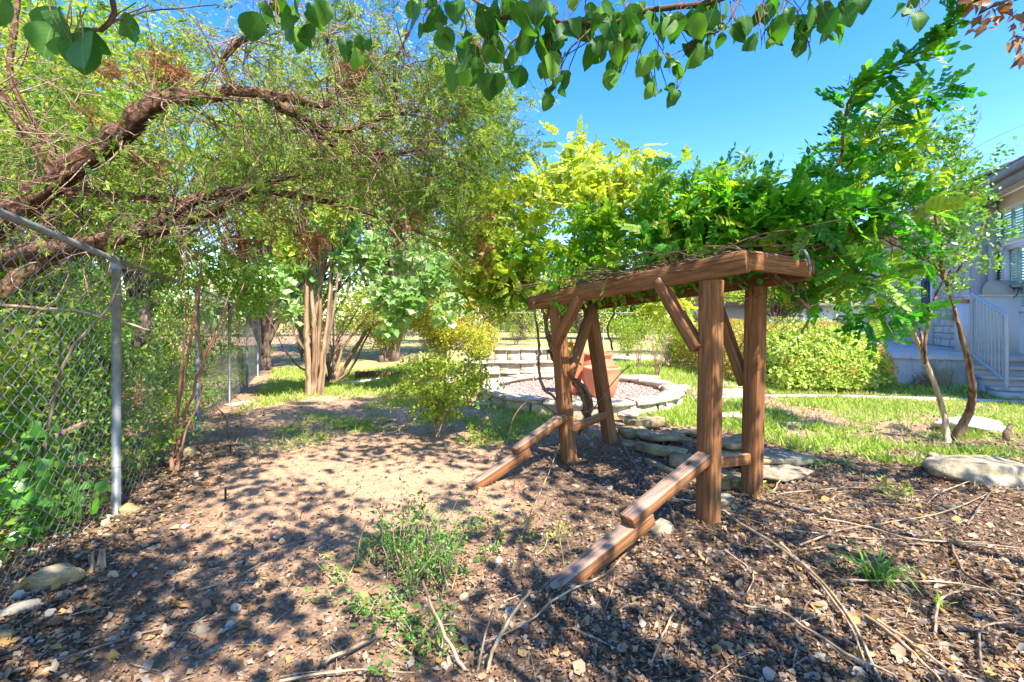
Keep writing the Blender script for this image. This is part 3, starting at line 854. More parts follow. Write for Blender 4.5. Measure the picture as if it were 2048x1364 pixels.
while z < 3.7:
    h = r_.choice([.12, .16, .2, .24]); x = .02
    while x < 8.4:
        w = r_.uniform(.24, .62) * (1 if h > .13 else 1.2)
        c = covered(x, x + w, z, z + h)
        if c:
            if x < c[0] - .09: w = c[0] - x - .01
            else: x = c[1] + .015; continue
        Mx = WF1 @ Matrix.Translation((x + w / 2, 0.0, z + h / 2)) @ Matrix.Diagonal((w - .022, .035, h - .022, 1))
        if cnt < 285 and z < 2.9:
            o = link('stone', shapes[r_.randrange(7)], house, Mx); cnt += 1
        else: box(extra, -.5, .5, 0, 1, -.5, .5, Mx)
        x += w
    z += h
extra.build('stone_courses', M['wall_stone'], house, kind='stuff')
# roof, fascia, soffit
for WF, L, nm in ((WF2, L2 + .5, 'a'), (WF1, 8.8, 'b')):
    xo = -.1
    g = Geo(); box(g, xo, L, .55, .60, 3.60, 3.92, WF); g.build('fascia', M['fascia'], house)
    g = Geo(); box(g, xo, L, .60, .70, 3.80, 3.93, WF); g.build('gutter', M['fascia'], house)
    g = Geo(); box(g, xo, L, -.26, .55, 3.752, 3.80, WF); box(g, xo, L, .003, .05, 3.44, 3.75, WF); g.build('soffit', M['soffit'], house)
    g = Geo(); MRf = WF @ Matrix.Translation((0, .66, 3.93)) @ Matrix.Rotation(math.radians(-24), 4, 'X')
    box(g, xo, L, -6.5, 0, 0, .06, MRf)
    for q in range(14): box(g, xo, L, -.35 - .42 * q, -.02 - .42 * q, .058, .075, MRf)
    g.build('roof', M['roof'], house)
g = Geo(); gp_ = WF2 @ Vector((9.2, -1.5, 0)); Mg = Matrix.Translation((16.2, 16.0, 5.1))
g.add(np.array([(-.9, -1, 0), (.9, -1, 0), (0, -1, .75), (-.9, 2, 0), (.9, 2, 0), (0, 2, .75)]) + np.array([16.2, 15.6, 5.15]), T=[(0, 1, 2), (3, 5, 4)], Q=[(0, 2, 5, 3), (1, 4, 5, 2), (0, 3, 4, 1)])
g.build('gable', M['roof'], house)
# meter box and hanging chime on the wall
g = Geo(); box(g, .75, .98, .05, .12, .75, 1.0, WF1); o = g.build('vent_cover', M['cover'], house)
ch = Geo(); cp = WF1 @ Vector((1.25, .45, 3.6)); limb(ch, [cp, cp + Vector((0, 0, -1.8))], [.004, .004], 4, 2, 0)
for a in range(5):
    q = cp + Vector((.045 * math.cos(a * 1.26), .045 * math.sin(a * 1.26), -1.8)); limb(ch, [q, q + Vector((0, 0, -.32 - .03 * a))], [.010, .010], 6, 2, 0)
tube(ch, [cp + Vector((0, 0, -1.8)), cp + Vector((0, 0, -1.78))], [.06, .06], 10)
o = ch.build('wind_chime', M['black']); props(o, 'thin dark wind chime hanging before the pale stone wall', 'wind chime'); o['kind'] = 'stuff'; del o['kind']

Q0 = Vector((9.5, 9.4, 0))
rd = Vector((-.42, -1.05, 0)).normalized(); ld = Vector((rd.y, -rd.x, 0)); 
if ld.x > 0: ld = -ld
patio = empty('patio', (9.5, 9.4, 0)); patio['kind'] = 'structure'
g = Geo()
ed2 = Vector((-.887, .46, 0)).normalized()
pts = [Q0 + ed2 * 2.9, Q0, Q0 + Vector((6, -1.0, 0)), Q0 + Vector((9, 12, 0)), Q0 + ed2 * 2.9 + Vector((4, 9, 0))]
n = len(pts)
def prism(g, pts, z0, z1):
    n = len(pts); V = [(p.x, p.y, z0) for p in pts] + [(p.x, p.y, z1) for p in pts] + [tuple(sum((Vector(p) for p in pts), Vector()) / n)[:2] + (z1,)]
    g.add(V, T=[(n + i, n + (i + 1) % n, 2 * n) for i in range(n)], Q=[(i, (i + 1) % n, n + (i + 1) % n, n + i) for i in range(n)])
prism(g, pts, -.3, PZ - .08); g.build('patio_base', M['conc'], patio)
g = Geo(); cen = sum(pts, Vector()) / 5
prism(g, [p + (p - cen).normalized() * .035 for p in pts], PZ - .08, PZ); g.build('patio_slab', M['conc'], patio)
steps = empty('steps', (9.3, 8.8, 0), 'concrete garden steps rising to the patio beside the grey railing', 'steps')
rt = Vector((-rd.y, rd.x, 0)); 
if rt.x < 0: rt = -rt
for k in range(4):
    zt = .165 * (4 - k) ; 
    if k == 0: continue
    a = Q0 + rd * (.33 * (k - 1)) - rt * .08; b_ = a + rd * .34
    g = Geo(); q = [a, b_, b_ + rt * 2.6, a + rt * 2.6 + (Vector((0, .6, 0)) if k == 1 else Vector())]
    prism(g, q, -.2, zt - .05); prism(g, [a - rt * .02, b_ + rd * .03 - rt * .02, b_ + rd * .03 + rt * 2.6, a + rt * 2.6], zt - .05, zt)
    g.build('step', M['conc'], steps)
a = Q0 + rd * .99 - rt * .2; g = Geo(); prism(g, [a, a + rd * .45, a + rd * .45 + rt * 3, a + rt * 3], -.2, .10); g.build('step', M['conc'], steps)
rail = empty('stair_railing', tuple(Q0), 'grey painted metal railing slanting down beside the concrete steps', 'railing')
up0 = Q0 + Vector((.02, .02, PZ)); lo0 = Q0 + rd * 1.13; lo0.z = .10
lo0.z = .13
def bar(name, a, b_, w): return timber(name, a, b_, w, w, rail, Wd, 'railpaint', .003)
bar('railing_post', up0, up0 + Vector((0, 0, 1.30)), .045); bar('railing_post', lo0, lo0 + Vector((0, 0, 1.38)), .05)
tA, tB = up0 + Vector((0, 0, 1.31)), lo0 + Vector((0, 0, 1.38)); bA, bB = up0 + Vector((0, 0, .06)), lo0 + Vector((0, 0, .16))
bar('top_bar', tA, tB + (tB - tA) * .01, .055); bar('bottom_bar', bA, bB, .045)
for k in range(1, 10):
    t = k / 10; bar('baluster', bA.lerp(bB, t), tA.lerp(tB, t), .024)
# stucco counter wall, pier, grill
g = Geo(); p0 = Vector((10.68, 10.5, 0)); d = Vector((1, -.12, 0)); MW = wallframe((p0.x, p0.y, PZ), d)
box(g, 0, 4.5, 0, .25, 0.0, 1.30, MW); box(g, -.02, 4.5, -.03, .28, 1.30, 1.335, MW)
o = g.build('counter_wall', M['stucco']); props(o, 'white stucco counter wall standing at the top of the concrete steps', 'wall')
pier = empty('pier', (10.5, 10.5, PZ), 'narrow white pier capped with orange brick beside the top of the railing', 'pier')
g = Geo(); box(g, -.24, -.03, -.02, .24, 0, 1.14, MW); g.build('shaft', M['paint'], pier)
for k in range(2):
    g = Geo(); box(g, -.245 + .11 * k, -.14 + .11 * k, -.03, .25, 1.142, 1.23, MW); g.build('brick', M['terracotta_worn'], pier)
gr = empty('grill', (12.0, 11.2, PZ), 'steel barbecue grill with domed side lid behind the white counter wall', 'grill')
MGr = Matrix.Translation((11.9, 10.80, PZ))
g = Geo(); prof = [(-.30, 1.18), (-.30, 1.36), (-.24, 1.52), (-.10, 1.66), (.08, 1.70), (.22, 1.66), (.30, 1.50), (.30, 1.18)]
V = []
for x in (-.45, -.42, .36): V += [(x, -.0 + p[0] * (1 if x != -.45 else .93), p[1]) for p in prof]
k = len(prof); Qs = [(j * k + i, j * k + (i + 1) % k, (j + 1) * k + (i + 1) % k, (j + 1) * k + i) for j in range(2) for i in range(k)]
V = [(x, y, z) for x, y, z in V]; V.append((-.45, 0, 1.4)); T = [((i + 1) % k, i, 3 * k) for i in range(k)]
mm = np.array(MGr); V = np.array(V); g.add(V[:, [0, 1, 2]] + mm[:3, 3], T, Qs); g.build('lid', M['cover'], gr, True)
g = Geo(); box(g, -.40, .9, -.34, .3, .1, 1.17, MGr); box(g, -.3, .9, -.36, -.2, 1.18, 1.50, MGr); box(g, -.34, .95, -.38, -.18, 1.50, 1.57, MGr); g.build('body', M['grill_steel'], gr)
for q in range(5):
    g = Geo(); c = Vector((11.9 - .1 + .16 * q, 10.8 - .36, PZ + 1.36)); tube(g, [c, c + Vector((0, -.04, 0))], [.035, .03], 12); g.build('knob', M['black'], gr, True)
g = Geo(); limb(g, [Vector((11.35, 10.75, PZ + 1.25)), Vector((11.47, 10.4, PZ + 1.28)), Vector((11.55, 10.35, PZ + 1.5))], [.012, .012, .012], 6, 4, 0); g.build('handle', M['black'], gr, True)
# neighbour
nb = empty('neighbour_house', (15, 26, 0), 'low pale grey neighbouring house glimpsed above the clipped hedges', 'house')
g = Geo(); box(g, 11, 20, 24, 29, 0, 2.05); g.build('wall', M['siding'], nb)
g = Geo(); box(g, 10.6, 20.4, 23.6, 29.4, 2.05, 2.3); g.build('roof', M['roof'], nb)
for x in (14.2, 17.0):
    g = Geo(); box(g, x, x + 1.2, 23.94, 23.995, 1.0, 1.7); w = g.build('window', M['paint'], nb); g = Geo(); box(g, x + .08, x + 1.12, 23.92, 23.938, 1.08, 1.62); g.build('pane', M['dark'], w)

# ------------------------------------------------------------------ stone ring planter, tiers, pots
fc = Vector((1.25, 8.40, 0)); FR = 1.69
ring = empty('stone_ring', (fc.x, fc.y, 0), 'round raised bed of pale limestone with gravel inside and clay pots on it', 'stone ring')
for k in range(22):
    a = 2 * PI * k / 22 + rng.uniform(-.02, .02); da = 2 * PI / 22 * .47
    for c in range(1):
        g = Geo(); n = 4; V = []
        r0, r1 = FR - .16, FR + .10 + rng.uniform(-.02, .02); zt = .165 + rng.uniform(-.01, .008)
        for (r, z) in ((r0, -.12), (r1, -.12), (r1 + .01, zt * .5), (r1, zt), (r0, zt)):
            for q in range(n): aa = a - da + 2 * da * q / (n - 1); V.append((fc.x + math.cos(aa) * r * 1.0 + rng.normal(0, .005), fc.y + math.sin(aa) * r + rng.normal(0, .005), z))
        Qs = [(j * n + i, j * n + i + 1, ((j + 1) % 5) * n + i + 1, ((j + 1) % 5) * n + i) for j in range(5) for i in range(n - 1)]
        V += [tuple(np.mean([V[j * n] for j in range(5)], 0)), tuple(np.mean([V[j * n + n - 1] for j in range(5)], 0))]
        T = [(((j + 1) % 5) * n, j * n, 5 * n) for j in range(5)] + [(j * n + n - 1, ((j + 1) % 5) * n + n - 1, 5 * n + 1) for j in range(5)]
        g.add(V, T, Qs); g.build('wall_block', M['lime'], ring)
def arc_stone(g, a0, a1, r0, r1, z0, z1, n=6, jr=.018):
    V = []; jo = rng.normal(0, jr, n); ji = rng.normal(0, jr, n); jz = rng.normal(0, .004)
    for i, (rr, zz, j) in enumerate(((r0, z0, ji), (r1 - .01, z0, jo), (r1, (z0 + z1) / 2, jo), (r1 - .015, z1 + jz, jo), (r0 + .01, z1 + jz, ji))):
        for q in range(n): aa = a0 + (a1 - a0) * q / (n - 1); V.append((fc.x + math.cos(aa) * (rr + j[q]), fc.y + math.sin(aa) * (rr + j[q]), zz + rng.normal(0, .003)))
    Qs = [(j * n + i, j * n + i + 1, ((j + 1) % 5) * n + i + 1, ((j + 1) % 5) * n + i) for j in range(5) for i in range(n - 1)]
    V += [tuple(np.mean([V[j * n] for j in range(5)], 0)), tuple(np.mean([V[j * n + n - 1] for j in range(5)], 0))]
    T = [(((j + 1) % 5) * n, j * n, 5 * n) for j in range(5)] + [(j * n + n - 1, ((j + 1) % 5) * n + n - 1, 5 * n + 1) for j in range(5)]
    g.add(V, T, Qs)
cuts = np.cumsum(rng.uniform(.75, 1.3, 16)); cuts = cuts / cuts[-1] * 2 * PI
for k in range(16):
    a0 = cuts[k - 1] if k else 0; g = Geo(); arc_stone(g, a0 + .007, cuts[k] - .007, FR - .20, FR + .15, .168, .235)
    g.build('cap_stone', M['lime'], ring)
g = Geo(); nn = 40; V = [(fc.x, fc.y, .11)] + [(fc.x + math.cos(2 * PI * i / nn) * (FR - .1), fc.y + math.sin(2 * PI * i / nn) * (FR - .1), .09) for i in range(nn)]
g.add(V, T=[(0, 1 + i, 1 + (i + 1) % nn) for i in range(nn)]); g.build('bed', M['mortar'], ring)
OCT = ([(1, 0, 0), (-.9, .1, 0), (0, .8, .05), (0, -.8, -.05), (.1, 0, .6), (0, 0, -.6)], [(0, 2, 4), (2, 1, 4), (1, 3, 4), (3, 0, 4), (2, 0, 5), (1, 2, 5), (3, 1, 5), (0, 3, 5)], [])
g = Geo(); n = 9000; a = rng.random(n) * 2 * PI; r = (FR - .14) * np.sqrt(rng.random(n))
scatter(g, OCT, np.stack([fc.x + r * np.cos(a), fc.y + r * np.sin(a), .105 + .02 * rng.random(n)], -1), rdir(n), rdir(n, 1), .018 * (.6 + .9 * rng.random(n)))
g.build('gravel', M['gravel'], ring, kind='stuff')

tier = empty('stone_tiers', (.2, 10.9, 0), 'stepped tiers of pale limestone blocks behind the round gravel bed', 'stone tiers')
def block_wall(parent, a, b_, z0, z1, th, bl, mat='lime', seed=0, name='block', cap=True):
    r_ = random.Random(seed); a = Vector(a); b_ = Vector(b_); d = b_ - a; L = d.length; ang = math.atan2(d.y, d.x)
    x = 0
    while x < L - .05:
        w = min(bl * r_.uniform(.8, 1.25), L - x)
        g = Geo(); Mx = Matrix.Translation(a) @ Matrix.Rotation(ang, 4, 'Z')
        y0 = r_.uniform(-.015, .015)
        v = np.array([(x + .008, y0, z0), (x + w - .008, y0, z0), (x + w - .008, th, z0), (x + .008, th, z0), (x + .015, y0 + .012, z1 - .012), (x + w - .015, y0 + .01, z1 - .01), (x + w - .012, th, z1 - .01), (x + .012, th, z1 - .012)]) + np.random.default_rng(int(seed * 100 + x * 10)).uniform(-.007, .007, (8, 3))
        m4 = np.array(Mx); v = v @ m4[:3, :3].T + m4[:3, 3]; g.add(v, Q=BQ)
        g.build(name, M[mat], parent); x += w
    if cap:
        x = 0; k = 0
        while x < L:
            w = r_.uniform(.45, .7); g = Geo(); c = a + d.normalized() * (x + w / 2) + Vector((-d.y, d.x, 0)).normalized() * (th * .45); c.z = z1 + .05
            Mc = Matrix.Translation(c) @ Matrix.Rotation(ang, 4, 'Z'); m4 = np.array(Mc)
            v = np.array([(-w / 2 + .006, -th * .62, -.05), (w / 2 - .006, -th * .62, -.05), (w / 2 - .006, th * .6, -.05), (-w / 2 + .006, th * .6, -.05), (-w / 2 + .012, -th * .60, 0), (w / 2 - .012, -th * .60, 0), (w / 2 - .01, th * .58, 0), (-w / 2 + .01, th * .58, 0)]) + np.random.default_rng(int(seed * 77 + k)).uniform(-.010, .010, (8, 3))
            g.add(v @ m4[:3, :3].T + m4[:3, 3], Q=BQ); g.build('cap_stone', M[mat], parent); x += w; k += 1
block_wall(tier, (-.9, 10.25, 0), (1.2, 10.45, 0), -.05, .19, .3, .38, seed=1)
block_wall(tier, (-1.15, 10.75, 0), (1.4, 10.95, 0), .1, .38, .32, .42, seed=2)
block_wall(tier, (-.45, 11.5, 0), (1.3, 11.6, 0), .3, .64, .3, .36, seed=3)
block_wall(tier, (-1.3, 8.85, 0), (-.85, 10.2, 0), -.1, .16, .28, .42, seed=4)
block_wall(tier, (-.70, 8.1, 0), (-1.2, 8.75, 0), -.1, .14, .25, .4, seed=5)
g = Geo(); box(g, -1.1, 1.3, 10.5, 12.5, -.1, .16); box(g, -1.0, 1.35, 11.0, 12.5, .1, .34); g.build('backfill', M['mortar'], tier)

def lathe(name, c, prof, mat, parent, n=40, rib=0, ribamp=0):
    g = Geo(); V = []
    for r, z in prof:
        for i in range(n):
            a = 2 * PI * i / n; rr = r * (1 - ribamp * abs(math.sin(a * rib / 2)) ** .5 + ribamp) if rib and .1 < z < prof[-6][1] else r
            V.append((c[0] + rr * math.cos(a), c[1] + rr * math.sin(a), c[2] + z))
    m = len(prof); Q = [(j * n + i, j * n + (i + 1) % n, (j + 1) * n + (i + 1) % n, (j + 1) * n + i) for j in range(m - 1) for i in range(n)]
    V += [(c[0], c[1], c[2] + prof[0][1]), (c[0], c[1], c[2] + prof[-1][1])]
    T = [((i + 1) % n, i, m * n) for i in range(n)] + [((m - 1) * n + i, (m - 1) * n + (i + 1) % n, m * n + 1) for i in range(n)]
    g.add(V, T, Q); return g.build(name, mat, parent, True)
def pot(c, prof, label, mat, rib=0, ra=0):
    t = empty('clay_pot', c, label, 'pot')
    lathe('pot_body', c, prof, M[mat], t, rib=rib, ribamp=ra)
    z = prof[-4][1] - .06; r = prof[-4][0] - .03
    g = Geo(); n = 24; V = [(c[0], c[1], c[2] + z)] + [(c[0] + r * math.cos(2 * PI * i / n), c[1] + r * math.sin(2 * PI * i / n), c[2] + z - .01) for i in range(n)]
    g.add(V, T=[(0, 1 + i, 1 + (i + 1) % n) for i in range(n)]); g.build('potting_soil', M['brick'], t)
def vase(pts, lip, h):
    r = pts[-1][0]
    return pts + [(r + lip, h - .035), (r + lip, h), (r + lip * .4 - .012, h + .004), (r - .028, h - .004), (r - .035, h - .08), (r - .05, h - .16)]
pot((1.53, 7.75, .115), vase([(.175, 0), (.20, .03), (.25, .15), (.285, .28), (.300, .40), (.302, .46)], .012, .515), 'plain wide terracotta pot standing in front of the fluted pot on the gravel', 'terracotta_worn')
pot((1.60, 8.55, .115), vase([(.16, 0), (.21, .05), (.29, .2), (.325, .38), (.31, .52), (.255, .60), (.25, .62)], .05, .69), 'fluted round terracotta pot with rolled rim behind the plain wide pot', 'terracotta', 18, .035)
pot((1.07, 8.05, .115), vase([(.10, 0), (.12, .05), (.155, .25), (.19, .5), (.205, .7), (.19, .82), (.15, .885), (.13, .90)], .012, .93), 'tall narrow terracotta jar, the leftmost of the three pots', 'terracotta')

# ------------------------------------------------------------------ rocks, slabs
import bmesh
def rock(name, c, r3, seed, mat, label, cat='rock', flat=1.0, rot=0, sub=4, amp=.28, group=None):
    bm = bmesh.new(); bmesh.ops.create_icosphere(bm, subdivisions=sub, radius=1)
    V = np.array([v.co for v in bm.verts]); F_ = np.array([[v.index for v in f.verts] for f in bm.faces]); bm.free()
    r_ = np.random.default_rng(seed)
    # cut by random planes for facets
    for k in range(16):
        nrm = r_.normal(0, 1, 3); nrm /= np.linalg.norm(nrm); d = r_.uniform(.62, .92)
        s = V @ nrm - d; V = V - np.where(s > 0, s * .85, 0)[:, None] * nrm
    s = seed * 3.1
    nz = vnoise(V[:, 0] * 1.7 + s, V[:, 1] * 1.7 + V[:, 2] * 1.3, 1) - .5 + .35 * (vnoise(V[:, 0] * 5 + V[:, 2] * 4 + s, V[:, 1] * 5 - V[:, 2] * 3, 1) - .5) + .42 * (vnoise(V[:, 0] * 13 + V[:, 2] * 9 + s, V[:, 1] * 13 - V[:, 2] * 8, 1) - .5)
    V = V * (1 + amp * nz)[:, None]
    V = V * np.array(r3)
    ca, sa = math.cos(rot), math.sin(rot)
    V = V @ np.array([[ca, sa, 0], [-sa, ca, 0], [0, 0, 1]])
    g = Geo(); g.add(V + np.array(c), F_)
    o = g.build(name, M[mat], None, True); return props(o, label, cat, group)
def gprock(px, py, r3, seed, mat, label, sink=.35, **kw):
    c = gp(px, py); c.z += r3[2] * (1 - sink) - r3[2] * .35
    c.y += r3[1] * .6; c.x = (px - CX) / F * c.y
    return rock('rock', c, r3, seed, mat, label, **kw)
gprock(1985, 968, (.52, .30, .13), 3, 'field', 'large flat grey-tan boulder at the edge of the litter near the lawn corner')
gprock(1880, 922, (.10, .08, .05), 4, 'field', 'small grey stone just beside the large flat boulder')
gprock(1945, 868, (.42, .30, .12), 9, 'lime', 'pale limestone boulder behind the base of the two-stemmed small tree')
gprock(262, 1030, (.085, .07, .05), 12, 'limem', 'rounded yellow-green mossy stone at the foot of the nearest fence post')
gprock(112, 1180, (.13, .07, .075), 17, 'limem', 'chunky pale rock with a green top lying by the fence bottom', rot=.7, amp=.4)
gprock(28, 1232, (.10, .035, .03), 21, 'field', 'long thin pale stone lying by the fence', rot=.8)
gprock(8, 1290, (.045, .04, .035), 23, 'limem', 'small rounded pale stone below the long thin stone by the fence')
gprock(372, 915, (.16, .10, .08), 31, 'limem', 'brown squarish stone at the base of the slender fence saplings')
gprock(480, 812, (.3, .2, .04), 35, 'lime', 'flat chalky stone showing in the worn ground by the fence')
gprock(965, 812, (.30, .2, .06), 37, 'lime', 'white chalky rock beside the leafy shrub and the stone ring')
gprock(1900, 1020, (.05, .04, .03), 38, 'field', 'egg-sized grey stone among sticks before the large flat boulder')
for k, (px, py, w, lab) in enumerate([(215, 1075, .035, 'small mossy stone between the fence post and the pale chunky rock'), (1018, 975, .05, 'tan flat stone in the mulch under the arbor'), (1150, 975, .04, 'small round brown stone in the mulch between arbor posts'),
                                     (225, 1285, .03, 'fist-sized pale chip in the leaf litter near the bottom corner'), (130, 1328, .022, 'white pebble at the photo bottom below the fence'), (420, 1312, .03, 'pale angular chip in bare soil at the path bottom')]):
    gprock(px, py, (w, w * .8, w * .5), 60 + k, 'limem' if k in (0, 2) else 'field', lab, sub=3)

def slab(px, py, rx, ry, z, th, rot, tilt, seed, mat, label, n=19, cat='flagstone', rough=.13, Y=None):
    c = gp(px, py); 
    if Y: c = at(px, py, Y)
    else:
        Yn = (CAMZ - c.z - z) * F / (py - HY); c = Vector(((px - CX) / F * Yn, Yn, c.z + z))
    g = Geo(); slab_geo(g, c, rx, ry, th, rot, tilt, n, rough, seed)
    o = g.build('flagstone', M[mat]); return props(o, label, cat)
SL = [(1290, 836, .26, .17, .16, .075, .1, (.05, .02), 'limem', 'thick pale flagstone, topmost of the pile beside the far leaning post'),
      (1268, 858, .20, .18, .08, .07, .3, (0, .03), 'limem', 'shaded flagstone under the topmost slab of the pile beside the leaning post'),
      (1325, 868, .27, .17, .10, .05, -.1, (-.04, .02), 'limem', 'mossy flagstone jutting in front of the topmost slab of the pile'),
      (1385, 862, .26, .12, .07, .03, -.2, (0, 0), 'limem', 'thin flagstone lying behind the near left post'),
      (1260, 828, .16, .10, .12, .05, .3, (0, 0), 'lime', 'small pale slab at the back of the pile near the ring'),
      (1322, 893, .26, .08, .07, .08, -.55, (0, 0), 'limem', 'long edging stone running from the pile towards the near arbor post'),
      (1372, 912, .15, .10, .10, .11, -.45, (0, 0), 'limem', 'blocky edging stone just behind the near prop'),
      (1270, 885, .15, .08, .03, .06, -.4, (0, 0), 'limem', 'low edging stone near the foot of the far leaning post'),
      (1474, 878, .24, .12, .18, .05, .25, (.06, -.10), 'limem', 'tilted mossy flagstone wedged between the two near posts'),
      (1480, 905, .34, .24, .10, .05, .1, (0, .02), 'limem', 'broad flagstone under the tilted slab between the near posts'),
      (1562, 908, .30, .17, .09, .05, -.1, (.02, .02), 'field', 'broad grey flagstone emerging behind the near right post'),
      (1560, 940, .30, .16, .05, .04, .35, (0, .03), 'field', 'pale flagstone lying in front of the grey one near the right post'),
      (1440, 945, .09, .08, .12, .13, .4, (0, 0), 'limem', 'upright small stone below the low rail between the near posts'),
      (1468, 952, .11, .09, .09, .11, -.7, (0, 0), 'limem', 'squarish stone leaning under the low rail between near posts'),
      (1437, 990, .11, .11, .03, .05, .3, (0, 0), 'field', 'flat grey stone behind the near left post foot'),
      (1318, 1046, .085, .075, .05, .06, -.5, (0, 0), 'field', 'loose grey block in the mulch beside the near prop'),
      (1462, 828, .21, .14, .05, .05, 0, (0, 0), 'lime', 'white stepping stone in the lawn seen between the near posts'),
      (1583, 846, .13, .10, .03, .04, 0, (0, 0), 'lime', 'small white stepping stone in the lawn past the near right post'),
      (1350, 772, .3, .25, .05, .05, 0, (0, 0), 'lime', 'pale stepping stone on the grass by the right rim of the stone ring'),
      (1285, 752, .35, .25, .06, .06, 0, (0, 0), 'lime', 'pale flat stone behind the stone ring near the white-stemmed shrub')]
for k, (px, py, rx, ry, z, th, rot, tl, mat, lab) in enumerate(SL):
    slab(px, py, rx, ry, z, th, rot, tl, 400 + k, mat, lab, rough=.15 if 'edging' not in lab else .06)
eg = Geo()
a, b_ = gp(1293, 925, .0), gp(1425, 985, .0)
tb_ = timber('garden_timber', a + Vector((0, 0, .02)), b_ + Vector((0, 0, .02)), .05, .06, None, (0, 0, 1), 'limem'); props(tb_, 'weathered mossy edging timber half buried under the arbor', 'timber')

# brick edging behind the trees, hose pipe
be = empty('brick_edging', (-2.2, 12, 0), 'dark brown brick edging row standing between the shaded ground and back lawn', 'edging')
for k in range(34):
    x = -4.2 + k * .115; g = Geo(); y = 12.2 - .02 * k + random.uniform(-.02, .02); box(g, x, x + .095, y, y + .09, -.28, .03 + random.uniform(-.02, .02))
    g.build('brick', M['brick'], be)
g = Geo(); limb(g, [gp(682, 768, .03), gp(720, 764, .03), gp(765, 758, .03)], [.045, .045, .045], 10, 4, 0)
o = g.build('drain_pipe', M['pipe'], None, True); props(o, 'short white plastic pipe lying on shaded ground behind the tan-trunked tree', 'pipe')
for k, (px, py, h, lab) in enumerate([(451, 1003, .10, 'nearer dark metal stake stuck in the dirt path'), (461, 908, .10, 'farther dark metal stake stuck in the dirt path')]):
    p = gp(px, py); g = Geo(); limb(g, [p - Vector((0, 0, .05)), p + Vector((0, 0, h))], [.009, .008], 8, 2, 0)
    o = g.build('stake', M['black'], None, True); props(o, lab, 'stake')

# ------------------------------------------------------------------ juniper overhanging from the fence side
ced = empty('cedar_tree', (-5.4, 3.9, 0), 'shaggy-barked cedar leaning over the fence with long bare-twigged limbs', 'tree')
g = Geo(); TB = Vector((-5.6, 4.0, 0))
limb(g, [TB + Vector((.1, .1, -.2)), TB + Vector((0, 0, .7)), TB + Vector((.1, 0, 1.6)), TB + Vector((.5, -.1, 2.15))], [.26, .22, .19, .16], 14, 5, .2, .25)
g.build('trunk', M['cedar_bark'], ced, True)
CL = []
def climb(pix, rad, n=18, name='limb'):
    rad = [q * .76 for q in rad]
    g = Geo(); pts = [p if isinstance(p, Vector) else at(*p) for p in pix]
    P, R = limb(g, pts, rad, n, 7, .13, .26)
    for q in range(3):                                    # shreds of bark along the limb
        off = rng.normal(0, 1, 3) * .35
        P2 = P + off * R[:, None]; tube(g, P2[1:-2], R[1:-2] * (.62 + .3 * rng.random(len(P2) - 3)), 7, .3, .3)
    g.build(name, M['cedar_bark'], ced, True)
    CL.append((P, R)); return P, R
A0 = Vector((-4.9, 3.9, 2.1))
climb([A0, (-60, 480, 4.0), (60, 405, 3.9), (150, 335, 3.8), (235, 275, 3.7), (305, 215, 3.65), (345, 188, 3.7)], [.15, .13, .115, .105, .10, .09, .07])
climb([(345, 188, 3.7), (400, 198, 3.75), (470, 186, 3.8), (545, 190, 3.9), (610, 203, 4.0), (655, 208, 4.1), (690, 160, 4.2)], [.062, .058, .05, .046, .036, .024, .012])
climb([(520, 188, 3.85), (565, 218, 3.9), (620, 244, 4.0), (690, 262, 4.1), (740, 245, 4.2), (790, 228, 4.3), (860, 236, 4.4)], [.046, .04, .034, .028, .024, .018, .009])
climb([(600, 240, 4.0), (665, 290, 4.1), (720, 305, 4.2), (790, 308, 4.3), (860, 295, 4.4)], [.03, .026, .022, .016, .008])
climb([A0, (-40, 520, 3.9), (80, 500, 3.9), (190, 490, 3.95), (290, 462, 4.0), (350, 425, 4.05), (420, 390, 4.1), (500, 384, 4.2), (590, 392, 4.3), (700, 415, 4.5), (800, 450, 4.6), (850, 470, 4.7)], [.12, .11, .095, .09, .08, .07, .055, .045, .036, .028, .018, .008])
climb([(300, 470, 4.0), (370, 445, 4.0), (440, 418, 4.05), (520, 372, 4.15), (600, 350, 4.2)], [.05, .055, .05, .03, .012])
climb([A0 - Vector((0, 0, .2)), (-30, 600, 3.8), (50, 545, 3.9), (140, 500, 4.0), (240, 480, 4.1), (330, 455, 4.2)], [.09, .085, .07, .06, .045, .02])
climb([(110, 350, 3.85), (55, 270, 3.9), (5, 195, 4.0), (-60, 120, 4.1)], [.055, .05, .048, .04])
climb([(140, 350, 3.9), (110, 310, 4.1), (60, 235, 4.3), (20, 150, 4.4), (28, 60, 4.5), (40, -40, 4.6)], [.035, .033, .03, .03, .028, .025])
climb([(470, 186, 3.8), (445, 130, 3.8), (480, 85, 3.8), (530, 55, 3.8), (548, -10, 3.8)], [.026, .024, .024, .02, .015])
climb([(120, 380, 3.8), (200, 385, 3.9), (300, 395, 4.0), (380, 405, 4.1)], [.04, .036, .03, .02])
climb([(800, 228, 4.3), (790, 130, 4.3), (830, 40, 4.3), (850, -40, 4.3)], [.018, .016, .012, .008])
climb([(640, 30, 4.6), (660, 110, 4.6), (655, 180, 4.5), (690, 230, 4.4)], [.02, .018, .015, .01])
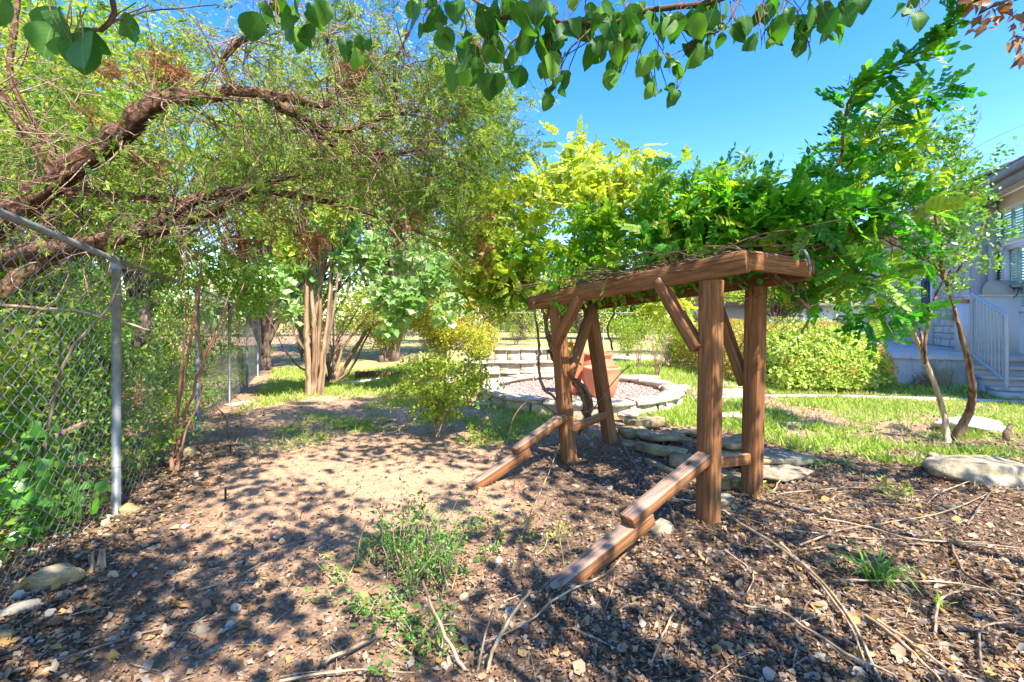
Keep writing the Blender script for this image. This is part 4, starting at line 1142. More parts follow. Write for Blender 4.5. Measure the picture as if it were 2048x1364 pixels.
# bare twigs, branching twice
tw = Geo(); tips = []
def twig(p, d, L, r, lev):
    d = d / np.linalg.norm(d); n = 4
    pts = [p]; dd = d.copy()
    for k in range(n):
        dd = dd + rng.normal(0, .30, 3) + np.array([0, 0, -.05]); dd /= np.linalg.norm(dd); pts.append(pts[-1] + dd * L / n)
    if pts[-1][1] < .8 or pts[-1][2] < 1.0: return
    limb(tw, pts, [r, r * .85, r * .7, r * .5, r * .3], 4 if r > .004 else 3, 2, .2)
    tips.append((pts[-1], dd)); 
    if lev > 0:
        for q in range(rng.integers(1, 4)):
            k = rng.integers(1, n + 1); s = rng.normal(0, 1, 3); s = s - dd * s.dot(dd) * .5
            twig(pts[k], dd * .6 + s * .55, L * rng.uniform(.4, .7), r * .55, lev - 1)
for P, R in CL:
    for k in range(3, len(P)):
        if P[k][0] / P[k][1] < -1.3: continue
        for q in range(rng.integers(0, 3)):
            s = rng.normal(0, 1, 3); T_ = P[k] - P[k - 1]; T_ /= np.linalg.norm(T_)
            twig(P[k], T_ * .5 + s * .7 + [.15, 0, 0], rng.uniform(.35, .95), min(.007, R[k] * .4 + .003), 2)
tw.build('twigs', M['twig'], ced, kind='stuff')
# scale-leaf sprays: at twig tips and in drooping masses
def pxc(lst): return np.array([tuple(at(*c)) for c in lst])
def jit_c(C, n, s):
    C = np.asarray(C); return C[rng.integers(0, len(C), n)] + rng.normal(0, s, (n, 3))
g = Geo()
tp = np.array([t[0] for t in tips]); tdm = np.array([t[1] for t in tips])
keep = (rng.random(len(tp)) < .45)
tp, tdm = tp[keep], tdm[keep]
for k in range(2):
    Pp = tp + rng.normal(0, .07, tp.shape); 
    w = rng.integers(0, 4, len(Pp))
    for q in range(4):
        mk = w == q; scatter(g, SPR[q], Pp[mk], tdm[mk] + rdir(mk.sum(), -.35) * .8, rdir(mk.sum(), .5), .13 * rng.uniform(.6, 1.4, mk.sum()))
mass = pxc([(900, 190, 4.8), (950, 230, 5.0), (990, 260, 5.2), (1010, 330, 5.4), (960, 330, 5.2), (930, 380, 5.1), (1020, 290, 5.5), (880, 300, 4.9), (840, 180, 4.9), (870, 120, 4.9), (930, 130, 5.0), (830, 330, 4.8), (780, 350, 4.7), (760, 150, 4.6), (700, 90, 4.6), (660, 60, 4.6),
              (880, 420, 5.0), (820, 420, 4.8), (930, 470, 5.2), (450, 280, 4.2), (430, 330, 4.2), (480, 300, 4.3), (560, 130, 4.4), (620, 120, 4.4), (720, 190, 4.5), (650, 330, 4.4), (540, 320, 4.3), (350, 330, 4.1), (260, 350, 4.1),
              (80, 230, 4.2), (130, 270, 4.2), (180, 200, 4.3), (400, 100, 4.4), (300, 120, 4.3), (200, 90, 4.3), (100, 120, 4.3), (500, 60, 4.4), (990, 400, 5.4), (1000, 200, 5.5), (960, 170, 5.3), (740, 400, 4.6), (350, 250, 4.1), (600, 300, 4.2), (700, 340, 4.6), (30, 330, 4.3)])
C = jit_c(np.vstack([mass * 1.10 + np.array([0, .2, -.1]), mass[:19], mass[37:39]]), 420, .2)
clump_leaves(g, C, .15, 8600, SPR, .15, flat=1.1, hang=.15, up=.1)
g.build('foliage', M['cedar'], ced, kind='stuff')
g = Geo(); C = jit_c(pxc([(270, 140, 4.0), (300, 125, 4.0), (205, 135, 4.1), (560, 420, 4.3), (700, 150, 4.4), (330, 150, 4.0), (940, 100, 4.8), (480, 480, 4.4), (300, 340, 4.0), (620, 470, 4.4), (190, 240, 4.0), (800, 470, 4.7)]), 40, .07)
clump_leaves(g, C, .09, 900, SPR, .12, hang=.5); g.build('dead_foliage', M['rust'], ced, kind='stuff')

# ------------------------------------------------------------------ trees beyond the fence and at the back
TR = [('oak_tree', 'bushy yellow-green oak close behind the fence by the nearest post', (-6.4, 5.6), 5.5, (-6.4, 6.0, 3.6), (1.9, 1.7, 1.9), 60, 11000, .085, 'oak', .10),
      ('oak_tree', 'tall yellow-green oak beyond the fence at the left edge of the yard', (-9.6, 7.2), 8, (-9.2, 7.6, 5.2), (2.6, 2.2, 3.2), 70, 11000, .11, 'oak', .14),
      ('oak_tree', 'spreading oak with autumn-tinged leaves behind the third fence post', (-8.8, 10.2), 8.5, (-8.2, 10.4, 5.6), (2.8, 2.4, 3.2), 75, 12000, .12, 'oak', .14),
      ('cedar_elm', 'olive-green elm rising behind the far fence bend', (-8.2, 14.8), 10, (-7.2, 14.6, 7.0), (3.2, 2.6, 4.0), 90, 13000, .14, 'olive', .16),
      ('oak_tree', 'deep green oak standing farther off beyond the fence bays', (-13.5, 13.0), 10, (-13.0, 13.0, 6.6), (3.4, 3, 4.2), 80, 9000, .16, 'oak_d', .18),
      ('cedar_elm', 'light olive tree with feathery crown behind the tan-trunked tree', (-5.0, 17.6), 11, (-4.2, 17.4, 7.6), (3.0, 2.4, 4.2), 100, 14000, .14, 'olive', .16),
      ('oak_tree', 'yellow-green oak at the back of the yard behind the fan-shaped tree', (-2.4, 21.0), 9.5, (-2.6, 20.6, 6.2), (2.6, 2.2, 4.2), 90, 12000, .16, 'oak', .16),
      ('cedar_elm', 'pale olive tree whose crown edge meets the open sky', (-1.2, 24.5), 9.4, (-.9, 24.0, 6.5), (1.9, 2, 4.0), 70, 9000, .17, 'olive', .14),
      ('oak_tree', 'dense far oak in the back corner beyond both fences', (-10.0, 22.0), 11, (-9.6, 22.0, 7.0), (4.2, 3, 5.0), 90, 9000, .22, 'oak_d', .2),
      ('oak_tree', 'low dark green oak beyond the back fence left of the stone tiers', (-4.5, 30.5), 7, (-4.4, 30.5, 4.3), (3.2, 2, 3.2), 60, 6000, .24, 'oak_d', .18),
      ('cedar_tree', 'grey-green cedar beyond the back fence above the stone tiers', (.7, 30.0), 6, (.6, 30, 3.6), (1.9, 1.6, 2.6), 50, 5000, .24, 'cedar', .14),
      ('oak_tree', 'leafy tree beyond the back fence behind the terracotta pots', (4.6, 31), 6, (4.6, 31, 3.6), (2.6, 2, 2.6), 60, 6000, .24, 'oak', .16),
      ('oak_tree', 'bushy oak beyond the back fence seen between the arbor posts', (8.8, 31), 6, (8.8, 30.5, 3.7), (2.8, 2, 2.6), 60, 6000, .24, 'oak_d', .16),
      ('crape_tree', 'brownish many-stemmed tree rising behind the gold hedge', (7.3, 17.5), 4.5, (7.2, 17.5, 3.3), (1.8, 1.4, 1.4), 40, 3600, .12, 'bush', .05),
      ('oak_tree', 'green tree standing before the neighbouring house roof', (12.5, 21.5), 5, (12.5, 21.5, 3.8), (2.2, 1.6, 1.8), 50, 4500, .18, 'oak', .12),
      ('oak_tree', 'far tree behind the neighbouring house beside the stone wall', (19, 31), 6.5, (19, 31, 4.2), (3.4, 2, 2.6), 50, 4500, .24, 'oak_d', .16)]
for (nm, lab, b_, h, cc, cr, ncl, nl, ls, lf, tr) in TR:
    tree(nm, lab, 'tree', b_, h, cc, cr, ncl, nl, ls, M[lf], M['dark_bark'] if nm != 'crape_tree' else M['myrtle_bark'], tr, stems=6 if nm == 'crape_tree' else rng.integers(1, 3), clr=.62 * (cr[0] / 2.8) ** .5 + .1, group='trees around the yard', hollow=.2)

g = Geo(); n = 150; a = rng.uniform(-1, 1, n)
Cw = np.stack([a * 62, 44 + 9 * rng.random(n) - 8 * np.abs(a), np.zeros(n)], -1); Cw = Cw[:, :]
for c in Cw[:90]:
    limb(g, [c + [0, 0, -.2], c + [rng.normal(0, .2), 0, 1.6], c + [rng.normal(0, .6), 0, 3.6]], [.16, .13, .06], 5, 2, .1)
o = g.build('woodland_trunks', M['dark_bark']); props(o, 'dark trunks of the far woods seen under their canopy', 'woods', kind='stuff')
g = Geo(); n = 52000; a = rng.uniform(-1, 1, n); hh = rng.random(n) ** .85
top = 4.6 + 3.2 * sst(-2, -14, a * 62) + 1.6 * (vnoise(a * 62, 0 * a, .25) - .5) + .8 * (vnoise(a * 62, 0 * a + 5, .9) - .5)
P = np.stack([a * 62, 44 - 8 * np.abs(a) + 5 * (vnoise(a * 62, hh * 6, .35) - .5) + 3 * rng.random(n), hh * top], -1)
scatter(g, T_LEAF2, P, rdir(n, 0), rdir(n, .8), .42 * (.6 + .8 * rng.random(n)))
o = g.build('woodland', M['oak']); props(o, 'far mass of woodland foliage closing the view behind the yard', 'woods', kind='stuff')
# thicket behind the fence
for k, (x, y, r, h, lf, lab) in enumerate([
    (-3.6, 2.3, .60, 1.4, 'oak_d', 'tangled green shrub right behind the nearest fence mesh'),
    (-3.9, 3.1, .65, 1.6, 'oak', 'yellow-green shrub pressed against the fence beside the nearest post'),
    (-4.6, 4.3, .8, 1.9, 'oak_d', 'dense leafy shrub behind the fence between the two nearest posts'),
    (-5.2, 3.0, .8, 1.5, 'oak', 'bright sunlit bush deeper in the thicket behind the nearest bay'),
    (-5.2, 5.6, .8, 2.0, 'oak_d', 'tall green bush behind the second fence post'),
    (-6.4, 7.2, .9, 2.3, 'oak', 'sunlit yellow-green bush beyond the third fence post'),
    (-7.2, 9.4, .95, 2.4, 'oak_d', 'green bush beyond the fourth fence post'),
    (-8.2, 12.0, 1.1, 2.6, 'oak', 'far bush beyond the fence near its bend'),
    (-7.2, 4.6, 1.1, 2.6, 'oak_d', 'shadowy tall bush at the back of the thicket'),
    (-6.8, 17.5, 1.3, 2.4, 'oak_d', 'bush behind the far fence stretch'),
    (-8.0, 6.4, 1.2, 3.0, 'oak', 'sunlit tall bush at the back of the thicket near the oak'), (-9.6, 15.2, 1.5, 3.4, 'oak', 'tall bush outside the far fence corner'), (-8.4, 18.2, 1.6, 3.4, 'oak', 'leafy bush behind the far fence stretch near its bend'), (-5.6, 21.6, 1.7, 3.2, 'bush', 'light green bush behind the far fence end'), (-3.4, 23.5, 1.6, 2.8, 'oak', 'yellow-green bush at the back of the lawn left of the stone tiers'), (.2, 24.5, 1.5, 2.4, 'oak', 'yellow-green bush at the lawn back above the stone tiers')]):
    tree('understory_shrub', lab, 'shrub', (x, y), h, (x, y, h * .5), (r, r, h * .52), 40, 4200 if y < 8 else 2800, .055 if y < 5 else .075, M[lf], M['dark_bark'], .018, stems=4, clr=.24 + .05 * r, group='thicket shrubs behind the fence', hollow=.15)
g = Geo()                                                             # low leafy vine right behind the mesh
C = np.array([tuple(gp(px, py) + Vector((0, 0, z))) for px, py, z in [(60, 1130, .25), (90, 1080, .5), (120, 1050, .35), (50, 1060, .75), (20, 1150, .3), (150, 1060, .2), (90, 1100, .15), (180, 1090, .12), (30, 1010, .5)]])
C[:, 0] -= .35; C[:, 1] += .2
Pv = clump_leaves(g, C, .22, 420, T_ROUND, .075, nup=.5)
o = g.build('climbing_vine', M['weed']); props(o, 'bright broad-leaved creeper growing against the fence bottom', 'creeper'); o['kind'] = 'stuff'
# forest floor leaves beyond the fence
bk = empty('fallen_log', (-4.2, 3.6, 0), 'grey fallen branch lying in the thicket behind the nearest fence post', 'branch')
g = Geo(); limb(g, [Vector((-4.9, 3.2, .1)), Vector((-4.3, 3.7, .28)), Vector((-3.9, 4.2, .5))], [.05, .045, .03], 8, 4, .2, .2); g.build('branch', M['twig'], bk, True)
for k, (pp, rr) in enumerate([([(75, 1010, 3.2), (105, 800, 3.1), (150, 690, 3.1), (215, 620, 3.1), (240, 560, 3.1)], .010), ([(0, 610, 3.4), (90, 618, 3.4), (160, 622, 3.4), (235, 640, 3.5), (300, 660, 3.6)], .012), ([(0, 640, 3.9), (60, 700, 3.9), (85, 820, 3.9), (70, 1000, 3.9)], .018), ([(282, 690, 5), (290, 640, 5.2), (300, 600, 5.3)], .06)]):
    g = Geo(); limb(g, [at(*p) for p in pp], [rr, rr * .9, rr * .6], 6, 5, .4, .2)
    o = g.build('bare_stem', M['dark_bark' if k in (2, 3) else 'stick'], None, True); props(o, ['thin pale bare stem leaning up behind the nearest fence mesh', 'long dark horizontal dead branch behind the nearest fence mesh', 'dark upright stem in the thicket low behind the mesh', 'short broken dark stump end in the thicket past the nearest post'][k], 'stem')

# ------------------------------------------------------------------ tan trunked tree
ct = empty('crape_myrtle', tuple(gp(628, 790)), 'smooth tan-barked tree with five close upright trunks beside the fence path', 'tree')
Yb = gp(628, 790).y
for k, (pp, r) in enumerate([([(618, 795), (617, 745), (614, 690), (612, 640), (612, 560), (600, 480), (590, 380), (600, 250)], .062),
                            ([(628, 795), (629, 740), (630, 680), (628, 640), (624, 590), (620, 500), (612, 400), (640, 260)], .055),
                            ([(639, 793), (644, 740), (650, 690), (656, 640), (662, 560), (665, 470), (675, 380), (700, 250)], .058),
                            ([(634, 790), (637, 700), (640, 640), (641, 560), (640, 480), (640, 380), (650, 250)], .045),
                            ([(622, 790), (623, 700), (636, 600), (650, 520), (652, 440), (660, 350)], .035)]):
    g = Geo(); limb(g, [at(px, py, Yb + .05 * math.sin(k * 2 + j) + (.14 if k > 2 else 0)) for j, (px, py) in enumerate(pp)], [r * 1.25, r, r * .95, r * .85, r * .7, r * .5, r * .35, r * .15][:len(pp)], 10, 5, .12, .08)
    g.build('trunk', M['myrtle_bark'], ct, True)
g = Geo(); C = jit_c(pxc([(560, 500, 8.9), (540, 440, 8.9), (610, 400, 8.9), (690, 410, 8.9), (640, 330, 8.8), (720, 350, 8.8), (560, 350, 8.8), (620, 250, 9)]), 46, .25)
clump_leaves(g, C, .3, 2600, T_ROUND, .085); g.build('crown', M['bush'], ct, kind='stuff')

ft = empty('mulberry_tree', tuple(gp(660, 766)), 'many-stemmed spreading tree with big lobed leaves behind the tan-barked one', 'tree')
Yf = gp(660, 766).y
for k, (pp, r) in enumerate([([(665, 768), (690, 730), (715, 690), (740, 655), (790, 625), (860, 600)], .075), ([(662, 766), (672, 700), (690, 640), (720, 600), (780, 540)], .05), ([(655, 768), (640, 730), (610, 700), (580, 650), (560, 610), (530, 580)], .045),
                            ([(655, 768), (630, 745), (600, 735), (570, 700), (545, 650), (520, 610)], .03), ([(664, 766), (690, 690), (730, 640), (770, 590), (840, 520)], .04), ([(660, 766), (655, 700), (668, 620), (680, 520), (700, 430)], .045),
                            ([(668, 768), (700, 740), (725, 690), (748, 640), (760, 560)], .035), ([(668, 768), (660, 745), (668, 700), (715, 620), (745, 570)], .025)]):
    g = Geo(); limb(g, [at(px, py, Yf + .4 * math.sin(k * 1.7) * j / 5) for j, (px, py) in enumerate(pp)], [r * 1.2, r, r * .8, r * .6, r * .4, r * .2][:len(pp)], 8, 5, .2, .1)
    g.build('stem', M['myrtle_bark'] if k in (0, 4) else M['twig'], ft, True)
C = jit_c(pxc([(520, 560, 9.2), (560, 580, 9.0), (480, 590, 9.2), (600, 560, 9.4), (700, 520, 9.2), (760, 560, 9.0), (820, 530, 9.2), (860, 560, 9.2), (900, 590, 9.2), (740, 480, 9.6), (800, 450, 10), (860, 480, 10), (880, 520, 9.6), (780, 600, 9), (830, 620, 9), (680, 460, 9.8), (620, 500, 9.8), (930, 540, 9.6)]), 90, .22)
g = Geo(); clump_leaves(g, C, .26, 4300, T_LOBED, .15, up=-.1, nup=1.4); g.build('crown', M['mulb'], ft, kind='stuff')

# fence saplings
sp = empty('fence_sapling', tuple(gp(348, 945)), 'slender reddish-stemmed saplings crowding the second fence bay', 'sapling')
Y0 = gp(348, 945).y
for k, (pp, r) in enumerate([([(345, 948), (352, 840), (366, 760), (378, 700), (392, 600), (402, 540), (398, 480)], .020), ([(352, 946), (362, 850), (385, 790), (400, 740), (440, 660), (478, 590), (490, 560)], .017), ([(340, 946), (350, 850), (362, 740), (372, 620), (360, 540)], .013), ([(404, 720), (392, 640), (400, 560)], .012), ([(400, 740), (425, 680), (452, 610), (465, 560)], .010),
                            ([(355, 940), (372, 860), (400, 800), (404, 730), (396, 680)], .011)]):
    g = Geo(); limb(g, [at(px, py, Y0 + .08 * math.sin(k + j)) for j, (px, py) in enumerate(pp)], [r, r * .9, r * .8, r * .6, r * .5, r * .4, r * .3][:len(pp)], 7, 4, .4)
    g.build('stem', plain('red_stem', (.30, .15, .09), .7, 0, (.18, .09, .05), 12) if k == 0 else bpy.data.materials['red_stem'], sp, True)
C = jit_c(pxc([(400, 520, 4.6), (440, 520, 4.7), (480, 540, 4.8), (520, 560, 4.9), (430, 560, 4.7), (350, 530, 4.5), (330, 560, 4.4), (380, 480, 4.6), (550, 590, 5.0), (470, 500, 4.9), (320, 490, 4.5), (500, 600, 4.9)]), 70, .1)
C2 = jit_c(pxc([(310, 850, 4.5), (300, 900, 4.4), (330, 800, 4.5), (350, 880, 4.3), (320, 760, 4.6), (290, 950, 4.2), (420, 700, 4.9), (320, 700, 4.6)]), 34, .09)
g = Geo(); clump_leaves(g, C, .13, 2900, T_LEAF2, .05, up=-.2, nup=1.2); clump_leaves(g, C2, .12, 1000, T_LEAF2, .045, nup=1.2); g.build('crown', M['oak_d'], sp, kind='stuff')
g = Geo(); clump_leaves(g, jit_c(pxc([(420, 590, 4.7), (300, 800, 4.5), (260, 820, 4.3), (370, 620, 4.6)]), 16, .1), .08, 300, T_LEAF2, .035); g.build('dry_leaves', M['rust'], sp, kind='stuff')

# ------------------------------------------------------------------ shrubs
def shrub(name, px, py, dy, w, h, label, leaf, n, ls, ns=9, ncl=45, clr=.11, bark='stick', tpl=T_LEAF2, spread=1.0, accent=None, sr=.008, Y=None):
    b0 = gp(px, py) if not Y else at(px, py, Y); t = empty(name, tuple(b0), label, 'shrub')
    b0 = np.array(b0); g = Geo(); C = []
    for k in range(ns):
        a = rng.random() * 2 * PI; rr = rng.random() ** .5 * w * spread
        top = b0 + [math.cos(a) * rr, math.sin(a) * rr * dy, h * rng.uniform(.65, 1.0)]
        m = b0 * .6 + top * .4 + [0, 0, h * .12]
        P, R = limb(g, [b0 + rng.normal(0, .03, 3) * [1, 1, 0], m, top], [sr, sr * .7, sr * .3], 5, 4, .5)
        for q in range(ncl // ns): C.append(P[rng.integers(len(P) // 3, len(P))] + rng.normal(0, .09 * w + .03, 3))
        C.append(top)
    g.build('stems', M[bark], t, kind='stuff')
    g = Geo(); clump_leaves(g, C, clr, n, tpl, ls, nup=1.1, up=.15); g.build('foliage', M[leaf], t, kind='stuff')
    if accent:
        g = Geo(); C = np.array(C); C = C[C[:, 2] > b0[2] + h * .45]; clump_leaves(g, C + [0, 0, clr * .6], clr * .8, n // 7, tpl, ls, up=.6); g.build('young_shoots', M[accent], t, kind='stuff')
    return t
shrub('leafy_shrub', 875, 872, .7, .80, .90, 'bright leafy shrub with arching stems at the edge of the lit path', 'bush', 5600, .045, 24, 170, .11, 'stick', T_LEAF, accent='orange_b')
shrub('flowering_bush', 890, 735, .8, 1.5, 1.95, 'tall yellow-orange tinged bush above the stone tiers', 'orange_b', 15000, .06, 30, 260, .24, 'stick', T_LEAF2, sr=.012, accent='abelia_o', Y=11.8)
shrub('flowering_bush', 775, 722, .8, 1.2, 1.9, 'greener arching bush just left of the yellow-orange one', 'bush', 9000, .06, 22, 170, .24, 'stick', T_LEAF2, sr=.012, accent='orange_b', Y=12.2)
shrub('flowering_bush', 958, 742, .8, .75, 1.15, 'golden bush spilling over the upper stone tier', 'orange_b', 4500, .055, 14, 80, .16, 'stick', T_LEAF2, Y=11.4)
shrub('garden_shrub', 1335, 730, .8, .75, 1.25, 'open yellow-green shrub on the lawn seen through the arbor', 'oak', 2300, .055, 16, 70, .16, 'stick', T_LEAF2, sr=.01, Y=13.0)
shrub('garden_shrub', 1255, 712, .8, .9, 1.3, 'round light green shrub behind the pots at the lawn edge', 'bush', 4000, .07, 12, 70, .28, 'stick', T_LEAF2, Y=15.0)
shrub('white_stemmed_shrub', 1315, 755, .5, .5, 1.45, 'sparse pale-stemmed shrub with thin crooked bare branches on the lawn', 'bush', 380, .05, 15, 45, .2, 'twig', T_LEAF2, sr=.009, Y=11.4)
shrub('white_stemmed_shrub', 1278, 735, .5, .35, 1.1, 'small pale bare sapling left of the larger white-stemmed shrub', 'bush', 90, .05, 9, 20, .2, 'twig', T_LEAF2, sr=.008, Y=12.6)
# clipped mounds and hedges: leaves set close on a shell
def mound(name, label, c, r3, n, ls, leaf, tpl=T_LEAF, accent=None, box_=False, ctrunk=True, amp=.13):
    t = empty(name, (c[0], c[1], 0), label, 'shrub' if not box_ else 'hedge')
    g = Geo()
    d = rng.normal(0, 1, (n, 3)); d[:, 2] = np.abs(d[:, 2]); d /= np.linalg.norm(d, axis=1)[:, None]
    if box_:
        d = d / np.max(np.abs(d) ** 1.0, axis=1)[:, None] * .5 + d * .5
    bumpy = 1 + amp * 2 * (vnoise(d[:, 0] * 3 + d[:, 2] * 2 + c[0], d[:, 1] * 3 + c[1], 1) - .5) + amp * 1.3 * (vnoise(d[:, 0] * 9 + d[:, 2] * 7, d[:, 1] * 9, 1) - .5)
    depth = 1 - .22 * rng.random(n) ** 1.6
    P = d * np.array(r3) * (bumpy * depth)[:, None] + np.array(c); P[:, 2] = np.maximum(P[:, 2], ghf(c[0], c[1]) + .02)
    D = d * .35 + rdir(n, .3) * .8; Nn = rdir(n, .5) * .6 + d * .8
    scatter(g, tpl, P, D, Nn, ls * rng.uniform(.6, 1.3, n))
    g.build('foliage', M[leaf], t, kind='stuff')
    g = Geo(); m = 900; dd = rng.normal(0, 1, (m, 3)); dd[:, 2] = np.abs(dd[:, 2]); dd /= np.linalg.norm(dd, axis=1)[:, None]
    for k in range(70):
        limb(g, [np.array([c[0], c[1], 0]) + rng.normal(0, .1, 3) * [r3[0], r3[1], 0], np.array(c) + dd[k] * np.array(r3) * .5, np.array(c) + dd[k] * np.array(r3) * .88], [.010, .008, .004], 4, 2, .3)
    g.build('stems', M['dark_bark'], t, kind='stuff')
    if accent:
        g = Geo(); nacc = n // 22; cl = rng.normal(0, 1, (46, 3)); cl[:, 2] = np.abs(cl[:, 2]) * 1.3; cl /= np.linalg.norm(cl, axis=1)[:, None]
        dd = cl[rng.integers(0, 46, nacc)] + rng.normal(0, .07, (nacc, 3)); dd /= np.linalg.norm(dd, axis=1)[:, None]
        P = dd * np.array(r3) * 1.03 + np.array(c); k = P[:, 2] > .35
        scatter(g, tpl, P[k], (dd + rdir(nacc, .5) * .6)[k], rdir(nacc, .6)[k], ls * .8); g.build('young_shoots', M[accent], t, kind='stuff')
    return t
mound('rounded_shrub', 'big rounded light green shrub with orange shoots beside the patio', (6.55, 9.85, .10), (1.48, 1.15, 1.22), 17000, .085, 'abelia', T_LEAF, 'abelia_o')
mound('clipped_hedge', 'yellow clipped hedge running back beside the paver path', (5.9, 12.4, .1), (1.15, 2.6, 1.28), 30000, .07, 'hedge', T_LEAF2, 'abelia_o', True, amp=.04)
mound('rounded_shrub', 'smooth grey-green mound showing just above the yellow hedge', (8.9, 15.0, .1), (1.4, 1.3, 1.42), 6000, .07, 'olive', T_LEAF2, amp=.03)
# ornamental grass by the steps
def tuft(name, label, p, n, L, leaf, spread=.06, w=.012, cat='grass tuft', up=1.0, kindw=None):
    g = Geo(); P = np.array([p[0], p[1], p[2]]) + rng.normal(0, spread, (n, 3)) * [1, 1, 0]
    for k in range(n):
        a = rng.random() * 2 * PI; o_ = rng.uniform(.2, 1.0); l = L * rng.uniform(.55, 1.1)
        dx = np.array([math.cos(a), math.sin(a), 0]) * o_ * l; s = np.array([-math.sin(a), math.cos(a), 0]) * w / 2
        q = [P[k], P[k] + dx * .3 + [0, 0, l * .45 * up], P[k] + dx * .7 + [0, 0, l * .75 * up * (1.1 - .4 * o_)], P[k] + dx + [0, 0, l * up * (.95 - .75 * o_)]]
        V = [q[0] - s, q[0] + s, q[1] - s, q[1] + s, q[2] - s * .7, q[2] + s * .7, q[3]]
        g.add(V, T=[(4, 5, 6)], Q=[(0, 1, 3, 2), (2, 3, 5, 4)], r=rng.random())
    o = g.build(name, M[leaf]); return props(o, label, cat)
pg = gp(1880, 775); tuft('ornamental_grass', 'wispy pale ornamental grass clump against the patio face', pg, 190, .85, 'grass_dry', .12, .008)
tuft('ornamental_grass', 'low green weedy tuft beside the wispy ornamental grass', gp(1925, 788), 60, .3, 'grass', .12, .012)
g = Geo(); clump_leaves(g, [tuple(gp(1845, 775) + Vector((0, 0, .12)))], .2, 300, T_LEAF2, .05); o = g.build('dry_bush', M['rust']); props(o, 'small dry brown bush between the round shrub and pale grass clump', 'shrub'); 
tuft('grass_clump', 'long-bladed green grass clump alone in the dark leaf litter', gp(1752, 1165), 50, .36, 'weed', .025, .010, up=.62)
tuft('grass_clump', 'thin short grass sprig standing in the litter near the long-bladed clump', gp(1885, 1225), 7, .13, 'grass', .012, .007, up=1.1)

# ------------------------------------------------------------------ small two-stemmed tree on the lawn
mt = empty('small_garden_tree', tuple(gp(1905, 885)), 'small twisting tree with glossy leaves rising from the boulder by the lawn', 'tree')
Ym = gp(1905, 885).y
for k, (pp, r) in enumerate([([(1896, 892), (1890, 840), (1872, 775), (1848, 715), (1822, 655), (1800, 620), (1775, 590)], .030), ([(1905, 890), (1932, 835), (1944, 795), (1940, 745), (1925, 680), (1912, 630), (1900, 590), (1886, 550)], .040),
                            ([(1852, 728), (1850, 690), (1858, 640), (1872, 590), (1888, 560), (1925, 510)], .017), ([(1848, 715), (1840, 660), (1815, 625), (1795, 600), (1770, 560)], .014), ([(1890, 560), (1860, 520), (1820, 490), (1780, 470)], .02), ([(1888, 555), (1880, 480), (1870, 400), (1890, 330)], .022), ([(1895, 570), (1930, 520), (1960, 470), (1975, 420)], .014), ([(1880, 480), (1830, 420), (1800, 350), (1810, 300)], .014)]):
    g = Geo(); limb(g, [at(px, py, Ym + .12 * math.sin(k * 2 + j * .8)) for j, (px, py) in enumerate(pp)], [r * 1.2, r, r * .9, r * .8, r * .65, r * .5, r * .4, r * .3][:len(pp)], 10, 5, .12, .10)
    g.build('stem', M['vine_bark'] if k else M['stick'], mt, True)
C = jit_c(pxc([(1860, 300, 5.3), (1900, 270, 5.3), (1840, 250, 5.4), (1930, 320, 5.3), (1880, 380, 5.2), (1920, 420, 5.2), (1935, 480, 5.1), (1930, 390, 5.3), (1830, 400, 5.4), (1900, 480, 5.2), (1850, 520, 5.2), (1800, 560, 5.1), (1780, 600, 5.1), (1930, 540, 5.1), (1945, 450, 5.0), (1820, 330, 5.4), (1890, 330, 5.4), (1700, 590, 5.3), (1740, 560, 5.2), (1920, 300, 5.4), (1870, 450, 5.3), (1910, 370, 5.4)]), 120, .13)
g = Geo(); clump_leaves(g, C, .14, 4700, T_LEAF, .058, up=.1); g.build('crown', M['myrt'], mt, kind='stuff')
g = Geo(); clump_leaves(g, pxc([(1950, 385, 5.0), (1948, 400, 5.0), (1880, 410, 5.0), (1915, 510, 5.0)]), .04, 90, T_LEAF2, .025); g.build('dry_flowers', M['rust'], mt, kind='stuff')
for k in range(10):
    pass
g = Geo()
for k in range(26):
    a = at(1850 + rng.uniform(-60, 100), 300 + rng.uniform(-20, 60), 5.35); limb(g, [a, a + Vector(rng.normal(0, .08, 3)) + Vector((0, 0, .16)), a + Vector(rng.normal(0, .14, 3)) + Vector((0, 0, .34))], [.006, .004, .002], 4, 3, .5)
g.build('twigs', M['twig'], mt, kind='stuff')
g = Geo(); p = gp(2010, 880); limb(g, [p - Vector((0, 0, .05)), p + Vector((-.0, 0, .08)), p + Vector((.08, 0, .17))], [.045, .04, .025], 8, 4, .3, .3)
o = g.build('tree_stub', M['dark_bark'], None, True); props(o, 'short dark weathered stub standing on the pale boulder', 'stump')

